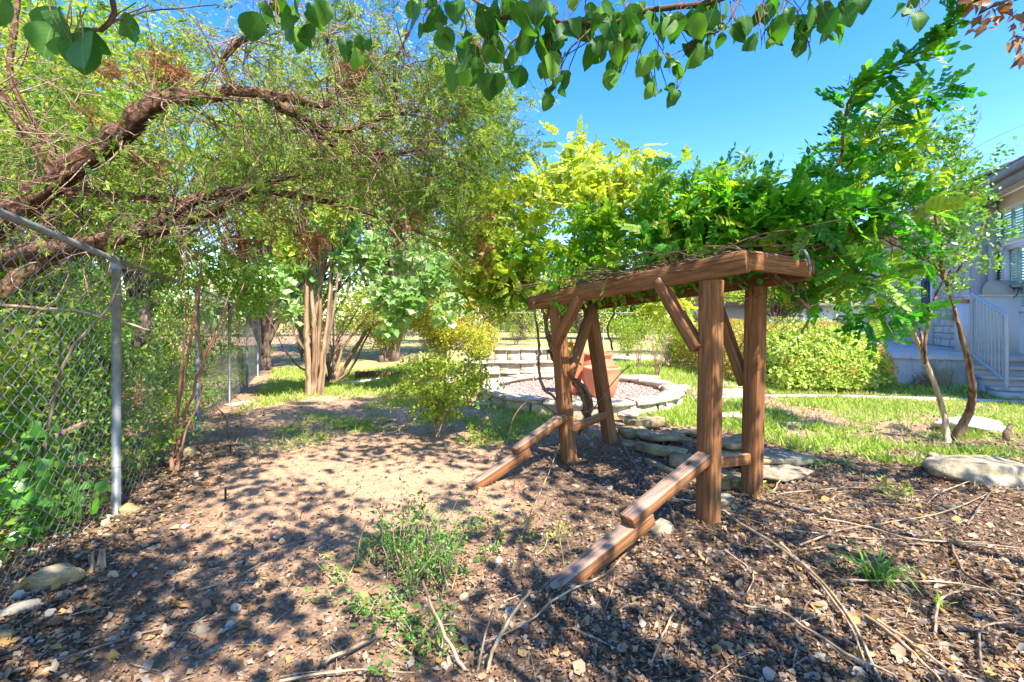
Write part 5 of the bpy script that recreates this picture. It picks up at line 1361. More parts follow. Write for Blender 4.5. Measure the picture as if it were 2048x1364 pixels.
# ------------------------------------------------------------------ wisteria on the arbor
wis = empty('wisteria_vine', (1.0, 5.2, 0), 'sprawling yellow-green wisteria vine heaped over the timber arbor', 'vine')
VS = [([(1160, 870, 5.15), (1172, 830, 5.1), (1165, 790, 5.05), (1140, 755, 5.0), (1118, 720, 5.0), (1098, 670, 4.95), (1088, 630, 4.9), (1078, 590, 4.9)], .026), ([(1170, 865, 5.2), (1180, 820, 5.25), (1165, 780, 5.3), (1130, 740, 5.25), (1105, 700, 5.2), (1092, 660, 5.1), (1098, 620, 5.0), (1108, 585, 4.9)], .022),
      ([(1150, 868, 5.0), (1115, 800, 5.0), (1086, 775, 5.0), (1078, 730, 5.0), (1080, 690, 4.95), (1072, 640, 4.9), (1066, 600, 4.9)], .016), ([(1168, 860, 5.1), (1182, 800, 5.0), (1160, 765, 4.9), (1125, 745, 4.85), (1095, 700, 4.8)], .018),
      ([(1100, 700, 4.9), (1115, 660, 4.9), (1128, 620, 4.9), (1120, 580, 4.9)], .012), ([(1150, 860, 5.0), (1095, 815, 4.9), (1062, 800, 4.8), (1030, 830, 4.7), (1018, 870, 4.6)], .007), ([(1165, 850, 5), (1230, 760, 5.1), (1260, 730, 5.2)], .006), ([(1225, 700, 4.9), (1215, 660, 4.9), (1228, 620, 4.9), (1235, 590, 4.9)], .010)]
for pp, r in VS:
    g = Geo(); limb(g, [at(*p) for p in pp], [r * 1.2, r, r, r * .9, r * .9, r * .8, r * .7, r * .6][:len(pp)], 8, 5, .4, .25); g.build('stem', M['vine_bark'], wis, True)
BR = [([(1250, 548, 4.2), (1400, 520, 3.8), (1520, 508, 3.5), (1600, 505, 3.5), (1650, 490, 3.5), (1700, 462, 3.5), (1708, 430, 3.5), (1735, 405, 3.5), (1790, 395, 3.5), (1840, 380, 3.5)], .016),
      ([(1705, 462, 3.5), (1760, 475, 3.5), (1820, 505, 3.5), (1870, 530, 3.5)], .011), ([(1668, 480, 3.5), (1690, 520, 3.6), (1730, 560, 3.6)], .009), ([(1540, 540, 3.5), (1580, 575, 3.5), (1600, 600, 3.5), (1622, 618, 3.5)], .018), ([(1535, 555, 3.5), (1560, 545, 3.5), (1640, 570, 3.6), (1700, 600, 3.6)], .006),
      ([(1420, 570, 3.9), (1470, 560, 3.8), (1540, 600, 3.6), (1575, 622, 3.6)], .008), ([(1680, 330, 3.3), (1690, 240, 3.1), (1705, 190, 3.0), (1760, 150, 2.8), (1850, 90, 2.6), (1920, 25, 2.4), (1950, -20, 2.3)], .009), ([(1690, 340, 3.4), (1740, 270, 3.2), (1790, 210, 3.1), (1870, 185, 3.0), (1932, 165, 2.9)], .007),
      ([(1640, 400, 3.6), (1660, 340, 3.5), (1680, 330, 3.4)], .01), ([(1340, 500, 4.5), (1500, 470, 4.1), (1620, 440, 3.8)], .012), ([(1080, 590, 4.9), (1200, 560, 4.6), (1340, 530, 4.1), (1500, 500, 3.6)], .016), ([(1100, 585, 5), (1150, 540, 5), (1240, 520, 4.8), (1360, 500, 4.4)], .014),
      ([(1300, 365, 4.6), (1380, 350, 4.5), (1450, 345, 4.4), (1500, 330, 4.3), (1503, 312, 4.3), (1485, 310, 4.3), (1488, 345, 4.3)], .003), ([(1340, 385, 4.4), (1420, 378, 4.3), (1480, 385, 4.2), (1540, 400, 4.1)], .003)]
bpts = []
for pp, r in BR:
    g = Geo(); P, R = limb(g, [at(*p) for p in pp], [r * (1 - .55 * i / (len(pp) - 1)) for i in range(len(pp))], 7, 5, .4, .2); g.build('branch', M['vine_bark'], wis, True); bpts.append(P)
g = Geo()
for k in range(210):                                                   # thin tangle on top of the beams
    s = rng.uniform(0.1, 2.4); t = rng.uniform(-.12, .95); a = fr(s, t, ztop(s) + rng.uniform(0, .10))
    d = Vector(rng.normal(0, 1, 3)) * .16; d.z *= .3; d += Ld * rng.normal(0, .3)
    limb(g, [a, a + d * .5 + Vector((0, 0, .03)), a + d, a + d * 1.5 - Vector((0, 0, .02))], [.004, .004, .003, .002], 4, 3, .8)
for k in range(90):
    P = bpts[rng.integers(0, 6)]; a = Vector(P[rng.integers(1, len(P))]); d = Vector(rng.normal(0, 1, 3)) * .16
    limb(g, [a, a + d * .6 - Vector((0, 0, .02)), a + d * 1.2 + Vector((0, 0, .02))], [.004, .003, .0015], 4, 3, .8)
g.build('tendrils', M['vine_bark'], wis, kind='stuff')
# leaf masses; sunlit and shaded tones are painted into their leaf colours
def wleaf(g, lst, n, size, tpl, spread=.12, rad=.17, **kw):
    C = jit_c(pxc(lst), max(8, n // 16), spread)
    return clump_leaves(g, C, rad, n, tpl, size, flat=.8, up=-.05, nup=1.3, **kw)
YEL = [(975, 550, 5.6), (985, 590, 5.6), (1000, 530, 5.5), (1130, 370, 5.3), (1180, 345, 5.4), (1230, 365, 5.2), (1080, 410, 5.4), (1050, 450, 5.4), (1170, 400, 5.3), (1030, 520, 5.3), (1290, 380, 5.0), (1120, 430, 5.4), (1210, 400, 5.2), (1020, 420, 5.5), (990, 500, 5.5), (1260, 345, 5.3), (1150, 330, 5.6), (1070, 380, 5.6)]
MID = [(1400, 410, 4.2), (1440, 430, 4.1), (1480, 430, 4.0), (1430, 390, 4.3), (1500, 460, 3.9), (1380, 440, 4.2), (1460, 470, 3.9), (1100, 470, 5.1), (1180, 450, 5.0), (1250, 430, 4.9), (1320, 420, 4.6), (1160, 510, 4.9), (1250, 490, 4.7), (1030, 540, 5.5), (1080, 520, 5.2), (1340, 470, 4.4), (1400, 440, 4.2), (1450, 420, 4.1), (1220, 530, 4.7), (1000, 560, 5.5), (1380, 400, 4.4), (1130, 550, 4.8), (1300, 450, 5.0), (1200, 480, 5.4)]
DEEP = [(1300, 500, 4.4), (1380, 480, 4.1), (1450, 470, 3.9), (1520, 450, 3.7), (1490, 420, 3.8), (1470, 440, 3.9), (1420, 450, 4.0), (1570, 440, 3.6), (1600, 400, 3.6), (1640, 440, 3.6), (1640, 370, 3.5), (1700, 400, 3.6), (1690, 330, 3.5), (1740, 350, 3.6), (1760, 440, 3.6), (1790, 390, 3.7), (1720, 520, 3.7), (1680, 560, 3.7), (1760, 570, 3.8), (1600, 480, 3.6), (1500, 410, 3.9), (1560, 500, 3.8), (1660, 500, 3.7), (1800, 500, 3.8), (1650, 560, 3.8), (1600, 520, 3.7)]
g = Geo(); wleaf(g, YEL, 1500, .21, [PINC[0], PIN[0], PIN[2]], .16, .2); g.build('sunlit_tone_foliage', M['wist_y'], wis, kind='stuff')
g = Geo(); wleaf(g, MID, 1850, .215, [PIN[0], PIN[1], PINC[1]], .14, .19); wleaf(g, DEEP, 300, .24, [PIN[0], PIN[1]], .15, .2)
wleaf(g, [(1700, 330, 3.9), (1740, 300, 3.9), (1780, 330, 4.0), (1740, 380, 4.0), (1720, 260, 3.8)], 120, .27, PINC, .14, .2)
g.build('foliage', M['wist'], wis, kind='stuff')
g = Geo(); wleaf(g, DEEP, 720, .22, [PIN[0], PIN[1], PIN[2]], .15, .2); g.build('shade_tone_foliage', M['wist_d'], wis, kind='stuff')
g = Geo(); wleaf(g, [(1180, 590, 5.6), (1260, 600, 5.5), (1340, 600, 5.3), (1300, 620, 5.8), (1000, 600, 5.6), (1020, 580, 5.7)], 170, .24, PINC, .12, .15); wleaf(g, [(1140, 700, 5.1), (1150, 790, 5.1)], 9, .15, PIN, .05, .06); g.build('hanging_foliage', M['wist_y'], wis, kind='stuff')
g = Geo(); clump_leaves(g, jit_c(pxc([(960, 420, 5.3), (975, 520, 5.2), (965, 470, 5.2)]), 16, .08), .08, 240, T_LEAF2, .07); g.build('brown_foliage', M['rust'], wis, kind='stuff')
# leaf sprays one can pick out, one object per compound leaf
wm = [Geo().add(t[0], t[1], t[2]).mesh('compound_leaf', M['wist_d']) for t in PIN]
wm2 = [Geo().add(t[0], t[1], t[2]).mesh('compound_leaf', M['wist']) for t in PIN]
def leafobj(name, me, p, d, nrm, s, parent):
    R = fans(np.array([d], float), np.array([nrm], float))[0] * s
    Mx = Matrix(((R[0][0], R[0][1], R[0][2], p[0]), (R[1][0], R[1][1], R[1][2], p[1]), (R[2][0], R[2][1], R[2][2], p[2]), (0, 0, 0, 1)))
    return link(name, me, parent, Mx)
nl = 0
for bi, sz, stp in ((6, .23, 1), (7, .20, 1), (0, .24, 2), (1, .22, 2), (2, .22, 2), (8, .24, 2), (12, .085, 1), (13, .085, 1)):
    P = bpts[bi]
    for k in range(2, len(P) - (4 if bi == 7 else 0), stp):
        T_ = P[min(k + 1, len(P) - 1)] - P[k - 1]; T_ /= np.linalg.norm(T_)
        for sgn in (-1, 1) if stp == 1 else (rng.choice([-1, 1]),):
            side = np.cross(T_, [0, -1, .3]) * sgn
            d = side * .9 + T_ * .6 + rng.normal(0, .25, 3) + [0, 0, -.1]
            if bi in (12, 13) : d = side + rng.normal(0, .3, 3)
            nr = np.array([0, -.55, .8]) + rng.normal(0, .45, 3)
            leafobj('compound_leaf', (wm2 if bi in (12, 13) or rng.random() < .3 else wm)[rng.integers(0, 3)], P[k], d, nr, sz * rng.uniform(.8, 1.2), wis); nl += 1
lst = DEEP + [(1480, 440, 3.7), (1440, 480, 3.7), (1400, 500, 3.8), (1350, 500, 3.9), (1300, 520, 4.1), (1250, 540, 4.2)]
while nl < 280:
    c = at(*lst[rng.integers(0, len(lst))]); p = np.array(c) + rng.normal(0, .16, 3) + [0, -.16, 0]
    leafobj('compound_leaf', (wm2 if rng.random() < .35 else wm)[rng.integers(0, 3)], p, rdir(1, -.1)[0], np.array([0, -.4, .9]) + rng.normal(0, .5, 3), .23 * rng.uniform(.75, 1.2), wis); nl += 1

# ------------------------------------------------------------------ pear tree overhead
pear = empty('pear_tree', (3.4, -2.6, 0), 'broad-leaved pear tree whose dark green twigs hang in from above', 'tree')
g = Geo(); limb(g, [Vector((3.4, -2.6, -.2)), Vector((3.3, -2.5, 1.0)), Vector((2.8, -1.6, 2.6)), Vector((1.8, .2, 4.2))], [.16, .13, .11, .06], 12, 6, .2, .1); g.build('trunk', M['dark_bark'], pear, True)
PB = [([Vector((2.4, -1.0, 3.2)), Vector((1.3, .6, 3.0)), at(1700, -120, 1.7), at(1560, -60, 1.6), at(1430, 0, 1.6), at(1300, 20, 1.6), at(1190, 50, 1.6), at(1100, 40, 1.6), at(1000, 35, 1.6)], .016),
      ([at(1430, 0, 1.6), at(1400, 60, 1.65), at(1380, 120, 1.65), at(1352, 180, 1.65)], .004), ([at(1190, 50, 1.6), at(1130, 110, 1.6), at(1110, 160, 1.6)], .004), ([at(1080, 30, 1.6), at(1020, 90, 1.6), at(1000, 140, 1.6)], .004),
      ([at(1700, -120, 1.7), at(1670, -30, 1.7), at(1650, 30, 1.7), at(1620, 60, 1.7)], .006), ([at(1600, -60, 1.6), at(1560, 20, 1.6), at(1535, 70, 1.6)], .004), ([at(1500, -40, 1.6), at(1440, 60, 1.6), at(1360, 60, 1.6)], .005),
      ([at(1000, 35, 1.6), at(900, -20, 1.6), at(700, -60, 1.5), at(560, 0, 1.5)], .007), ([at(1300, -90, 1.6), at(800, -200, 1.4), at(300, -60, 1.25), at(225, 45, 1.25), at(180, 62, 1.25)], .010), ([at(300, -60, 1.25), at(80, -40, 1.2), at(20, 0, 1.2)], .006), ([at(225, 45, 1.3), at(290, 25, 1.5), at(430, 10, 1.6)], .004), ([at(1800, -80, 1.6), at(1860, -10, 1.6), at(1830, 25, 1.6)], .004),
      ([at(1280, 25, 1.6), at(1255, 80, 1.6), at(1240, 120, 1.6)], .003)]
for pp, r in PB:
    g = Geo(); limb(g, pp, [r, r * .8, r * .6, r * .5], 6, 4, .5, .2); g.build('branch', M['vine_bark'], pear, True)
pm = [Geo().add(t[0], t[1], t[2]).mesh('leaf', M['pear'], True) for t in PEAR]
PC = [(135, 62, 1.05, 3, 22, .085), (168, 92, 1.05, 2, 14, .09), (110, 40, 1.05, 2, 16, .08), (20, 15, 1.1, 2, 20, .08), (250, 60, 1.3, 3, 16, .075), (560, 45, 1.5, 5, 26, .075), (600, 75, 1.5, 6, 26, .075), (580, 20, 1.5, 3, 24, .07), (715, 105, 1.7, 4, 22, .065), (545, 15, 1.5, 3, 20, .07), (630, 20, 1.5, 4, 20, .07),
      (835, 20, 1.6, 4, 14, .075), (870, 60, 1.6, 5, 18, .075), (895, 25, 1.6, 4, 15, .075), (925, 95, 1.6, 4, 16, .07), (955, 50, 1.6, 5, 20, .07), (920, 150, 1.6, 3, 14, .075), (955, 145, 1.6, 4, 14, .07), (990, 90, 1.6, 5, 18, .075), (1020, 155, 1.6, 4, 18, .08), (1030, 120, 1.6, 3, 14, .075), (975, 170, 1.6, 2, 10, .075),
      (1000, 30, 1.6, 6, 24, .08), (1050, 40, 1.6, 7, 24, .08), (1085, 90, 1.6, 6, 20, .085), (1100, 40, 1.6, 6, 24, .08), (1095, 125, 1.6, 3, 12, .08), (1140, 60, 1.6, 7, 26, .08), (1180, 90, 1.6, 6, 22, .08), (1190, 40, 1.6, 7, 26, .08), (1110, 180, 1.65, 4, 16, .055), (1130, 160, 1.65, 3, 16, .055), (1105, 160, 1.65, 2, 12, .055), (1225, 100, 1.6, 5, 20, .075), (1240, 50, 1.6, 7, 26, .08),
      (1225, 150, 1.65, 2, 10, .06), (1240, 140, 1.65, 2, 8, .07), (1280, 80, 1.6, 6, 22, .07), (1290, 30, 1.6, 6, 24, .075), (1285, 150, 1.65, 4, 14, .055), (1310, 120, 1.65, 5, 18, .06), (1310, 180, 1.65, 4, 14, .06), (1345, 190, 1.65, 4, 13, .06), (1345, 140, 1.65, 4, 16, .06), (1340, 60, 1.6, 6, 24, .07), (1380, 100, 1.65, 5, 18, .065), (1390, 40, 1.6, 6, 24, .075), (1412, 110, 1.6, 3, 12, .065),
      (1430, 70, 1.6, 5, 18, .07), (1450, 20, 1.6, 5, 22, .075), (1462, 65, 1.6, 2, 8, .065), (1480, 45, 1.6, 2, 8, .06), (1520, 40, 1.6, 5, 16, .07), (1510, 90, 1.6, 3, 12, .065), (1545, 80, 1.6, 4, 12, .07), (1555, 20, 1.6, 4, 16, .07), (1566, 45, 1.6, 2, 6, .075), (1590, 55, 1.65, 4, 12, .07), (1610, 95, 1.65, 4, 12, .06), (1640, 40, 1.6, 5, 18, .075), (1650, 75, 1.6, 3, 12, .075), (1680, 40, 1.6, 4, 14, .07), (1690, 10, 1.6, 4, 14, .07), (1620, 10, 1.6, 4, 20, .075),
      (1790, 25, 1.7, 1, 6, .06), (1812, 30, 1.7, 1, 5, .06), (1828, 45, 1.7, 1, 4, .08), (1835, 2, 1.7, 2, 10, .06)]
npl = 0
g = Geo()
for px, py, Y, n, sp_, sz in PC:
    if py > 25:
        for q in range(2):
            x0 = px + rng.normal(0, 8)
            limb(g, [at(x0 + rng.normal(0, 22), py - rng.uniform(45, 85), Y), at(x0 + rng.normal(0, 9), py - 25, Y), at(x0, py + 8, Y)], [.0022, .0018, .001], 4, 3, .3)
g.build('twigs', M['vine_bark'], pear, kind='stuff')
for px, py, Y, n, sp_, sz in PC:
    for k in range(n):
        if npl >= 292: break
        p = at(px + rng.normal(0, sp_ * .7), py - 22 * sz / .075 + rng.normal(0, sp_ * .6), Y + rng.normal(0, .05))
        d = np.array([0, 0, -1.0]) + rng.normal(0, .42, 3); nr = np.array([0, -1.0, .3]) + rng.normal(0, .8, 3)
        leafobj('leaf', pm[rng.integers(0, 4)], p, d, nr, sz * rng.uniform(.62, 1.3), pear); npl += 1
# crown above the picture: it shades the ground
def crown_ok(P): return (P[:, 2] > 1.9 + .80 * np.maximum(P[:, 1], 0)) & (P[:, 2] > 2.4)
Cc = []
while len(Cc) < 165:
    p = np.array([rng.uniform(-2.6, 7.2), rng.uniform(-3.8, 3.6), rng.uniform(2.6, 5.6)])
    if p[2] > 2.1 + .85 * max(p[1], 0) and p[2] < 6.2 - .04 * (p[0] - 2.3) ** 2: Cc.append(p)
Cc = np.array(Cc)
g = Geo(); clump_leaves(g, Cc, .55, 15500, T_ROUND, .098, mask=crown_ok, hang=.4); g.build('crown', M['pear'], pear, kind='stuff')
g = Geo()
for c in Cc[:36]:
    b0 = np.array([2.6, -1.2, 3.0]); m = (b0 + c) / 2 + [0, 0, .3]; m[2] = max(m[2], 2.2 + .85 * max(m[1], 0)); limb(g, [b0, m, c], [.022, .011, .004], 5, 4, .3)
g.build('limbs', M['dark_bark'], pear, kind='stuff')
# bronze tree corner
bz = empty('bronze_leaved_tree', (4.6, .4, 0), 'bronze-brown leaved branch hanging at the top right corner', 'tree')
g = Geo(); limb(g, [Vector((4.7, .4, -.1)), Vector((4.6, .6, 1.6)), Vector((4.0, 1.2, 2.9)), at(2100, -80, 2.2), at(2030, -10, 2.1), at(1960, 25, 2.1)], [.07, .06, .04, .015, .008, .004], 8, 5, .3, .2); g.build('trunk', M['dark_bark'], bz, True)
g = Geo(); limb(g, [at(2100, -80, 2.2), at(2080, 20, 2.2), at(2040, 90, 2.2)], [.01, .008, .004], 6, 4, .3); g.build('branch', M['dark_bark'], bz, True)
bm_ = Geo().add(*T_LEAF).mesh('leaf', M['bronze'])
for px, py, n, s in [(1950, 10, 9, 22), (1990, 30, 10, 22), (2030, 30, 9, 20), (1965, 55, 5, 16), (2035, 90, 10, 16), (2045, 120, 6, 12), (2010, 5, 8, 24), (2045, 60, 6, 14), (1940, 55, 2, 10)]:
    for k in range(n):
        leafobj('leaf', bm_, at(px + rng.normal(0, s * .7), py - 8 + rng.normal(0, s * .5), 2.15 + rng.normal(0, .06)), np.array([-.3, 0, -.6]) + rng.normal(0, .6, 3), np.array([0, -1, .3]) + rng.normal(0, .5, 3), .062 * rng.uniform(.7, 1.2), bz)

# ------------------------------------------------------------------ weeds in the foreground
def weedplant(name, label, spots, n, ls, stems, h, leaf='weed', tpl=T_LEAF, sr=.0035):
    b0 = gp(*spots[0]); t = empty(name, tuple(b0), label, 'weed')
    g = Geo(); C = []
    for k in range(stems):
        s = gp(*spots[rng.integers(0, len(spots))]) + Vector(rng.normal(0, .05, 3)) ; s.z = ghf(s.x, s.y)
        top = s + Vector((rng.normal(0, .10), rng.normal(0, .08), h * rng.uniform(.4, 1.0)))
        P, R = limb(g, [s, (s + top) / 2 + Vector(rng.normal(0, .02, 3)), top], [sr, sr * .8, sr * .4], 4, 4, .4); C += [P[j] for j in range(2, len(P))]
        if rng.random() < .6: C.append(np.array(s) + [0, 0, .03])
    g.build('stems', M['stick'] , t, kind='stuff')
    g = Geo(); clump_leaves(g, C, .045, n, tpl, ls, nup=1.4, up=.2); g.build('leaves', M[leaf], t, kind='stuff')
weedplant('weed_plant', 'bushy knee-low green weed in the centre of the near dirt', [(828, 1120), (800, 1150), (850, 1160), (880, 1130), (830, 1180), (800, 1110), (870, 1180)], 1300, .028, 60, .40)
weedplant('weed_plant', 'low trailing weed leaves left of the bushy weed', [(730, 1140), (760, 1180), (700, 1150), (740, 1100), (690, 1210), (720, 1230)], 380, .026, 20, .10)
weedplant('weed_plant', 'weed trailing down towards the photo bottom under the bushy weed', [(815, 1230), (800, 1270), (830, 1290), (850, 1250), (820, 1320), (860, 1300)], 420, .028, 22, .10)
weedplant('weed_plant', 'spreading weed runner between the bushy weed and the near prop', [(900, 1110), (940, 1090), (970, 1110), (930, 1140), (1000, 1080), (960, 1060)], 420, .026, 22, .08)
weedplant('weed_plant', 'yellowish straggly vine sprout against the near prop', [(1060, 1080), (1080, 1100), (1110, 1110)], 150, .022, 9, .24, 'bush')
weedplant('weed_plant', 'small green weed beside the foot of the near right post', [(1500, 985), (1512, 975)], 40, .04, 5, .13, 'oak')
weedplant('weed_plant', 'small weed patch in the litter past the near right post', [(1640, 935), (1670, 930), (1690, 945)], 130, .035, 10, .05)
weedplant('weed_plant', 'thin sprigs standing among the dead sticks before the flat boulder', [(1795, 1000), (1800, 985), (1890, 1010), (1780, 1010)], 120, .03, 9, .16, 'bush')
weedplant('weed_plant', 'green weeds around the shrub foot beside the far prop', [(1000, 875), (1020, 860), (960, 880), (1040, 850), (950, 865), (920, 885)], 700, .04, 34, .10, 'bush')
weedplant('weed_plant', 'leafy weed patch on the lit ground before the leafy shrub', [(720, 850), (760, 845), (790, 860), (740, 862), (700, 855)], 800, .035, 44, .07, 'bush')
# dead stalks near bottom centre
for k, (pp, r, lab) in enumerate([([(930, 1340, .0), (900, 1290, .12), (862, 1210, .22), (845, 1160, .30)], .008, 'thick tan cut stalk leaning left under the bushy weed'), ([(975, 1345, 0), (990, 1290, .05), (1025, 1230, .12), (1062, 1180, .16)], .008, 'thick tan cut stalk leaning right towards the near prop'),
                               ([(955, 1340, 0), (968, 1280, .08), (985, 1220, .2)], .006, 'thin tan stalk between the two thick cut stalks'), ([(850, 1280, 0), (885, 1300, .04), (935, 1345, .02)], .007, 'low bent stalk under the cut stalks'), ([(905, 1180, .0), (912, 1140, .12), (905, 1090, .2)], .005, 'thin upright dry stalk at the right of the bushy weed'),
                               ([(712, 1130, 0), (720, 1080, .08), (735, 1040, .14)], .004, 'thin dry straw leaning at the left of the bushy weed')]):
    g = Geo(); limb(g, [gp(px, py) + Vector((0, 0, z)) if i == 0 else at(px, py, gp(pp[0][0], pp[0][1]).y + .04 * i) for i, (px, py, z) in enumerate(pp)], [r, r * .9, r * .6], 7, 5, .4, .2)
    o = g.build('dead_stalk', M['stick'], None, True); props(o, lab, 'stalk', 'dead stalks by the bushy weed')

# fallen sticks, one object each
STK = [([(1425, 1002), (1480, 1045), (1560, 1095), (1640, 1160), (1700, 1235), (1745, 1330), (1765, 1370)], .010, 'longest tan stick running from the near post foot to the photo bottom'),
       ([(1560, 1085), (1600, 1125), (1650, 1180), (1705, 1260), (1735, 1340)], .007, 'stick lying doubled beside the longest tan stick'),
       ([(1732, 1232), (1790, 1275), (1850, 1330), (1890, 1370)], .010, 'thick tan stick pointing from the grass clump to the bottom edge'),
       ([(1755, 1240), (1820, 1285), (1870, 1320), (1930, 1372)], .007, 'knobbly stick alongside the thick tan one below the grass clump'),
       ([(1488, 1210), (1560, 1222), (1620, 1260), (1690, 1305), (1780, 1345), (1800, 1368)], .006, 'pale curving twig below the near post ending at the bottom'),
       ([(1900, 1080), (1925, 1140), (1970, 1170), (2060, 1232)], .008, 'pale grey branch curving across the right edge of the litter'),
       ([(1560, 988), (1650, 978), (1740, 975), (1850, 982)], .005, 'thin straight pale stick crossing the litter before the big boulder'),
       ([(1545, 985), (1560, 960), (1590, 925)], .006, 'pale forked stick leaning near the right post foot'),
       ([(1430, 1015), (1500, 1040), (1600, 1062), (1720, 1075), (1900, 1082), (2060, 1098)], .005, 'long thin cane trailing right from the near post foot'),
       ([(1600, 1090), (1680, 1060), (1780, 1045), (1900, 1020), (2000, 975)], .005, 'bent cane crossing over the others towards the flat boulder'),
       ([(1640, 1035), (1740, 1055), (1830, 1078), (1980, 1085)], .005, 'cane lying almost level in the middle of the right litter'),
       ([(1680, 1160), (1800, 1162), (1900, 1165), (2060, 1195)], .005, 'dark thin cane right of the grass clump'),
       ([(1935, 1050), (1960, 1010), (2000, 965), (2045, 915)], .006, 'pale branch rising over the flat boulder'),
       ([(1300, 1035), (1225, 1135), (1120, 1190), (1060, 1240), (960, 1290)], .006, 'thin arching vine cane under the near prop'),
       ([(1120, 885), (1100, 940), (1085, 975), (1065, 1020)], .006, 'pale straight stick lying under the arbor beside the far left post'),
       ([(1238, 862), (1255, 905), (1272, 930), (1280, 958)], .007, 'pale crooked stick by the foot of the far leaning post'),
       ([(1325, 990), (1345, 1020), (1350, 1050)], .007, 'short pale stick beside the loose grey block'),
       ([(1400, 1000), (1360, 1000), (1325, 985)], .006, 'short twig between the near prop and left post'),
       ([(0, 1350), (90, 1325), (180, 1300), (300, 1262), (430, 1238), (470, 1240)], .006, 'long thin twig crossing the path bottom below the fence'),
       ([(0, 1320), (60, 1300), (110, 1288)], .007, 'grey twig at the bottom corner below the fence'),
       ([(60, 1364), (110, 1330), (180, 1300)], .004, 'short twig joining the long twig near the bottom corner'),
       ([(640, 1325), (700, 1300), (760, 1272), (800, 1268)], .008, 'brown stick lying at the bottom left of the weed'),
       ([(560, 1362), (700, 1340), (830, 1345)], .005, 'thin twig lying along the bottom edge'),
       ([(395, 1180), (460, 1160), (520, 1128)], .004, 'short brown twig on the bare path'),
       ([(1350, 1220), (1325, 1270), (1300, 1330)], .005, 'twig lying straight below the prop tip'),
       ([(1450, 1100), (1505, 1145), (1492, 1190)], .004, 'hooked twig right of the near post foot'),
       ([(1870, 1265), (1880, 1200), (1930, 1180), (2000, 1182)], .006, 'arched cane at the right of the grass clump'),
       ([(1965, 1340), (1962, 1260), (2000, 1245), (2060, 1250)], .005, 'curved tan cane in the bottom right corner'),
       ([(1890, 955), (1905, 920), (1960, 900), (2040, 905)], .004, 'fine curved twig lying over the flat boulder top'),
       ([(1850, 1010), (1880, 985), (1950, 960), (2050, 945)], .005, 'slender twig lying across the flat boulder front'),
       ([(1700, 1090), (1640, 1095), (1590, 1100)], .006, 'short cane beside the longest tan stick'),
       ([(410, 925), (400, 900), (385, 905), (365, 925)], .010, 'black crooked stick at the base of the fence saplings'),
       ([(458, 870), (452, 835), (425, 800), (412, 775)], .009, 'grey bent branch arching from the far fence foot')]
for k, (pp, r, lab) in enumerate(STK):
    g = Geo(); hh = [0.012 + .035 * abs(math.sin(k * 1.3 + i * 1.9)) * (k not in (18, 19, 20)) for i in range(len(pp))]
    limb(g, [gp(px, py, hh[i]) for i, (px, py) in enumerate(pp)], [r, r * .95, r * .8, r * .5], 7, 5, .35, .25)
    o = g.build('fallen_stick', M['dark_bark'] if k == 31 else (M['twig'] if k in (5, 12, 18, 19, 32) else M['stick']), None, True); props(o, lab, 'stick', 'fallen sticks and canes')
# stump of cut stems by fence
g = Geo(); p = gp(195, 1140)
for k in range(7): q = p + Vector(rng.normal(0, .022, 3)); q.z = p.z; limb(g, [q, q + Vector((rng.normal(0, .01), rng.normal(0, .01), .10 * rng.uniform(.6, 1.2)))], [.010, .007], 6, 2, 0)
o = g.build('cut_stump', M['stick'], None, True); props(o, 'little bundle of cut dry stems standing by the fence bottom', 'stump')

# ------------------------------------------------------------------ ground cover
def visible_xy(n, y0, y1, pw=1.0, margin=1.15):
    y = y0 * (y1 / y0) ** (rng.random(n) ** pw); x = (rng.random(n) * 2 - 1) * margin * 1.125 * y; return x, y
# leaf litter
g = Geo(); T_CH = ([(0, 0, 0), (.34, .4, .14), (0, 1, .05), (-.30, .45, .10)], [(0, 1, 2), (0, 2, 3)], [])
n = 120000; x, y = visible_xy(n, 1.35, 9.5)
dens = (1 - .93 * grasszone(x, y)) * (1 - .80 * sandzone(x, y)) * np.clip(.35 + .65 * sst(.25, .6, vnoise(x, y, 1.6)) + .5 * sst(1.2, 2.0, x), 0, 1); k = rng.random(n) < dens; x, y = x[k], y[k]; n = len(x)
P = np.stack([x, y, gh(x, y) + .006 + .012 * rng.random(n)], -1); sz = (.012 + .030 * rng.random(n) ** 2.2) * (.75 + .09 * y)
scatter(g, T_CH, P, rdir(n, 0, .35), rdir(n, 1.3), sz)
o = g.build('leaf_litter', M['litter']); props(o, 'brown leaf litter and bark chips strewn over the soil', 'leaf litter', kind='stuff')
g = Geo(); n = 4600; x, y = visible_xy(n, 1.3, 5.5)
dens = (1 - grasszone(x, y)) * (1 - .8 * sandzone(x, y)) * np.clip(.25 + .9 * sst(.6, 2.0, x) + .8 * sst(-1.0, -1.8, x), 0, 1); k = rng.random(n) < dens; x, y = x[k], y[k]; n = len(x)
P = np.stack([x, y, gh(x, y) + .016], -1); k = rng.random(n) < .5
for mk, tp_ in ((k, T_LEAF), (~k, T_ROUND)): scatter(g, tp_, P[mk], rdir(mk.sum(), 0, .3), rdir(mk.sum(), 1.1), .030 + .035 * rng.random(mk.sum()) ** 1.5)
o = g.build('dead_leaves', M['litter_b']); props(o, 'larger curled tan and orange dead leaves on the litter', 'leaf litter', kind='stuff')
g = Geo(); n = 4200; x, y = visible_xy(n, 1.3, 5)
dens = (1 - grasszone(x, y)) * np.clip(.12 + .9 * sst(1.0, 2.6, x), 0, 1); k = rng.random(n) < dens
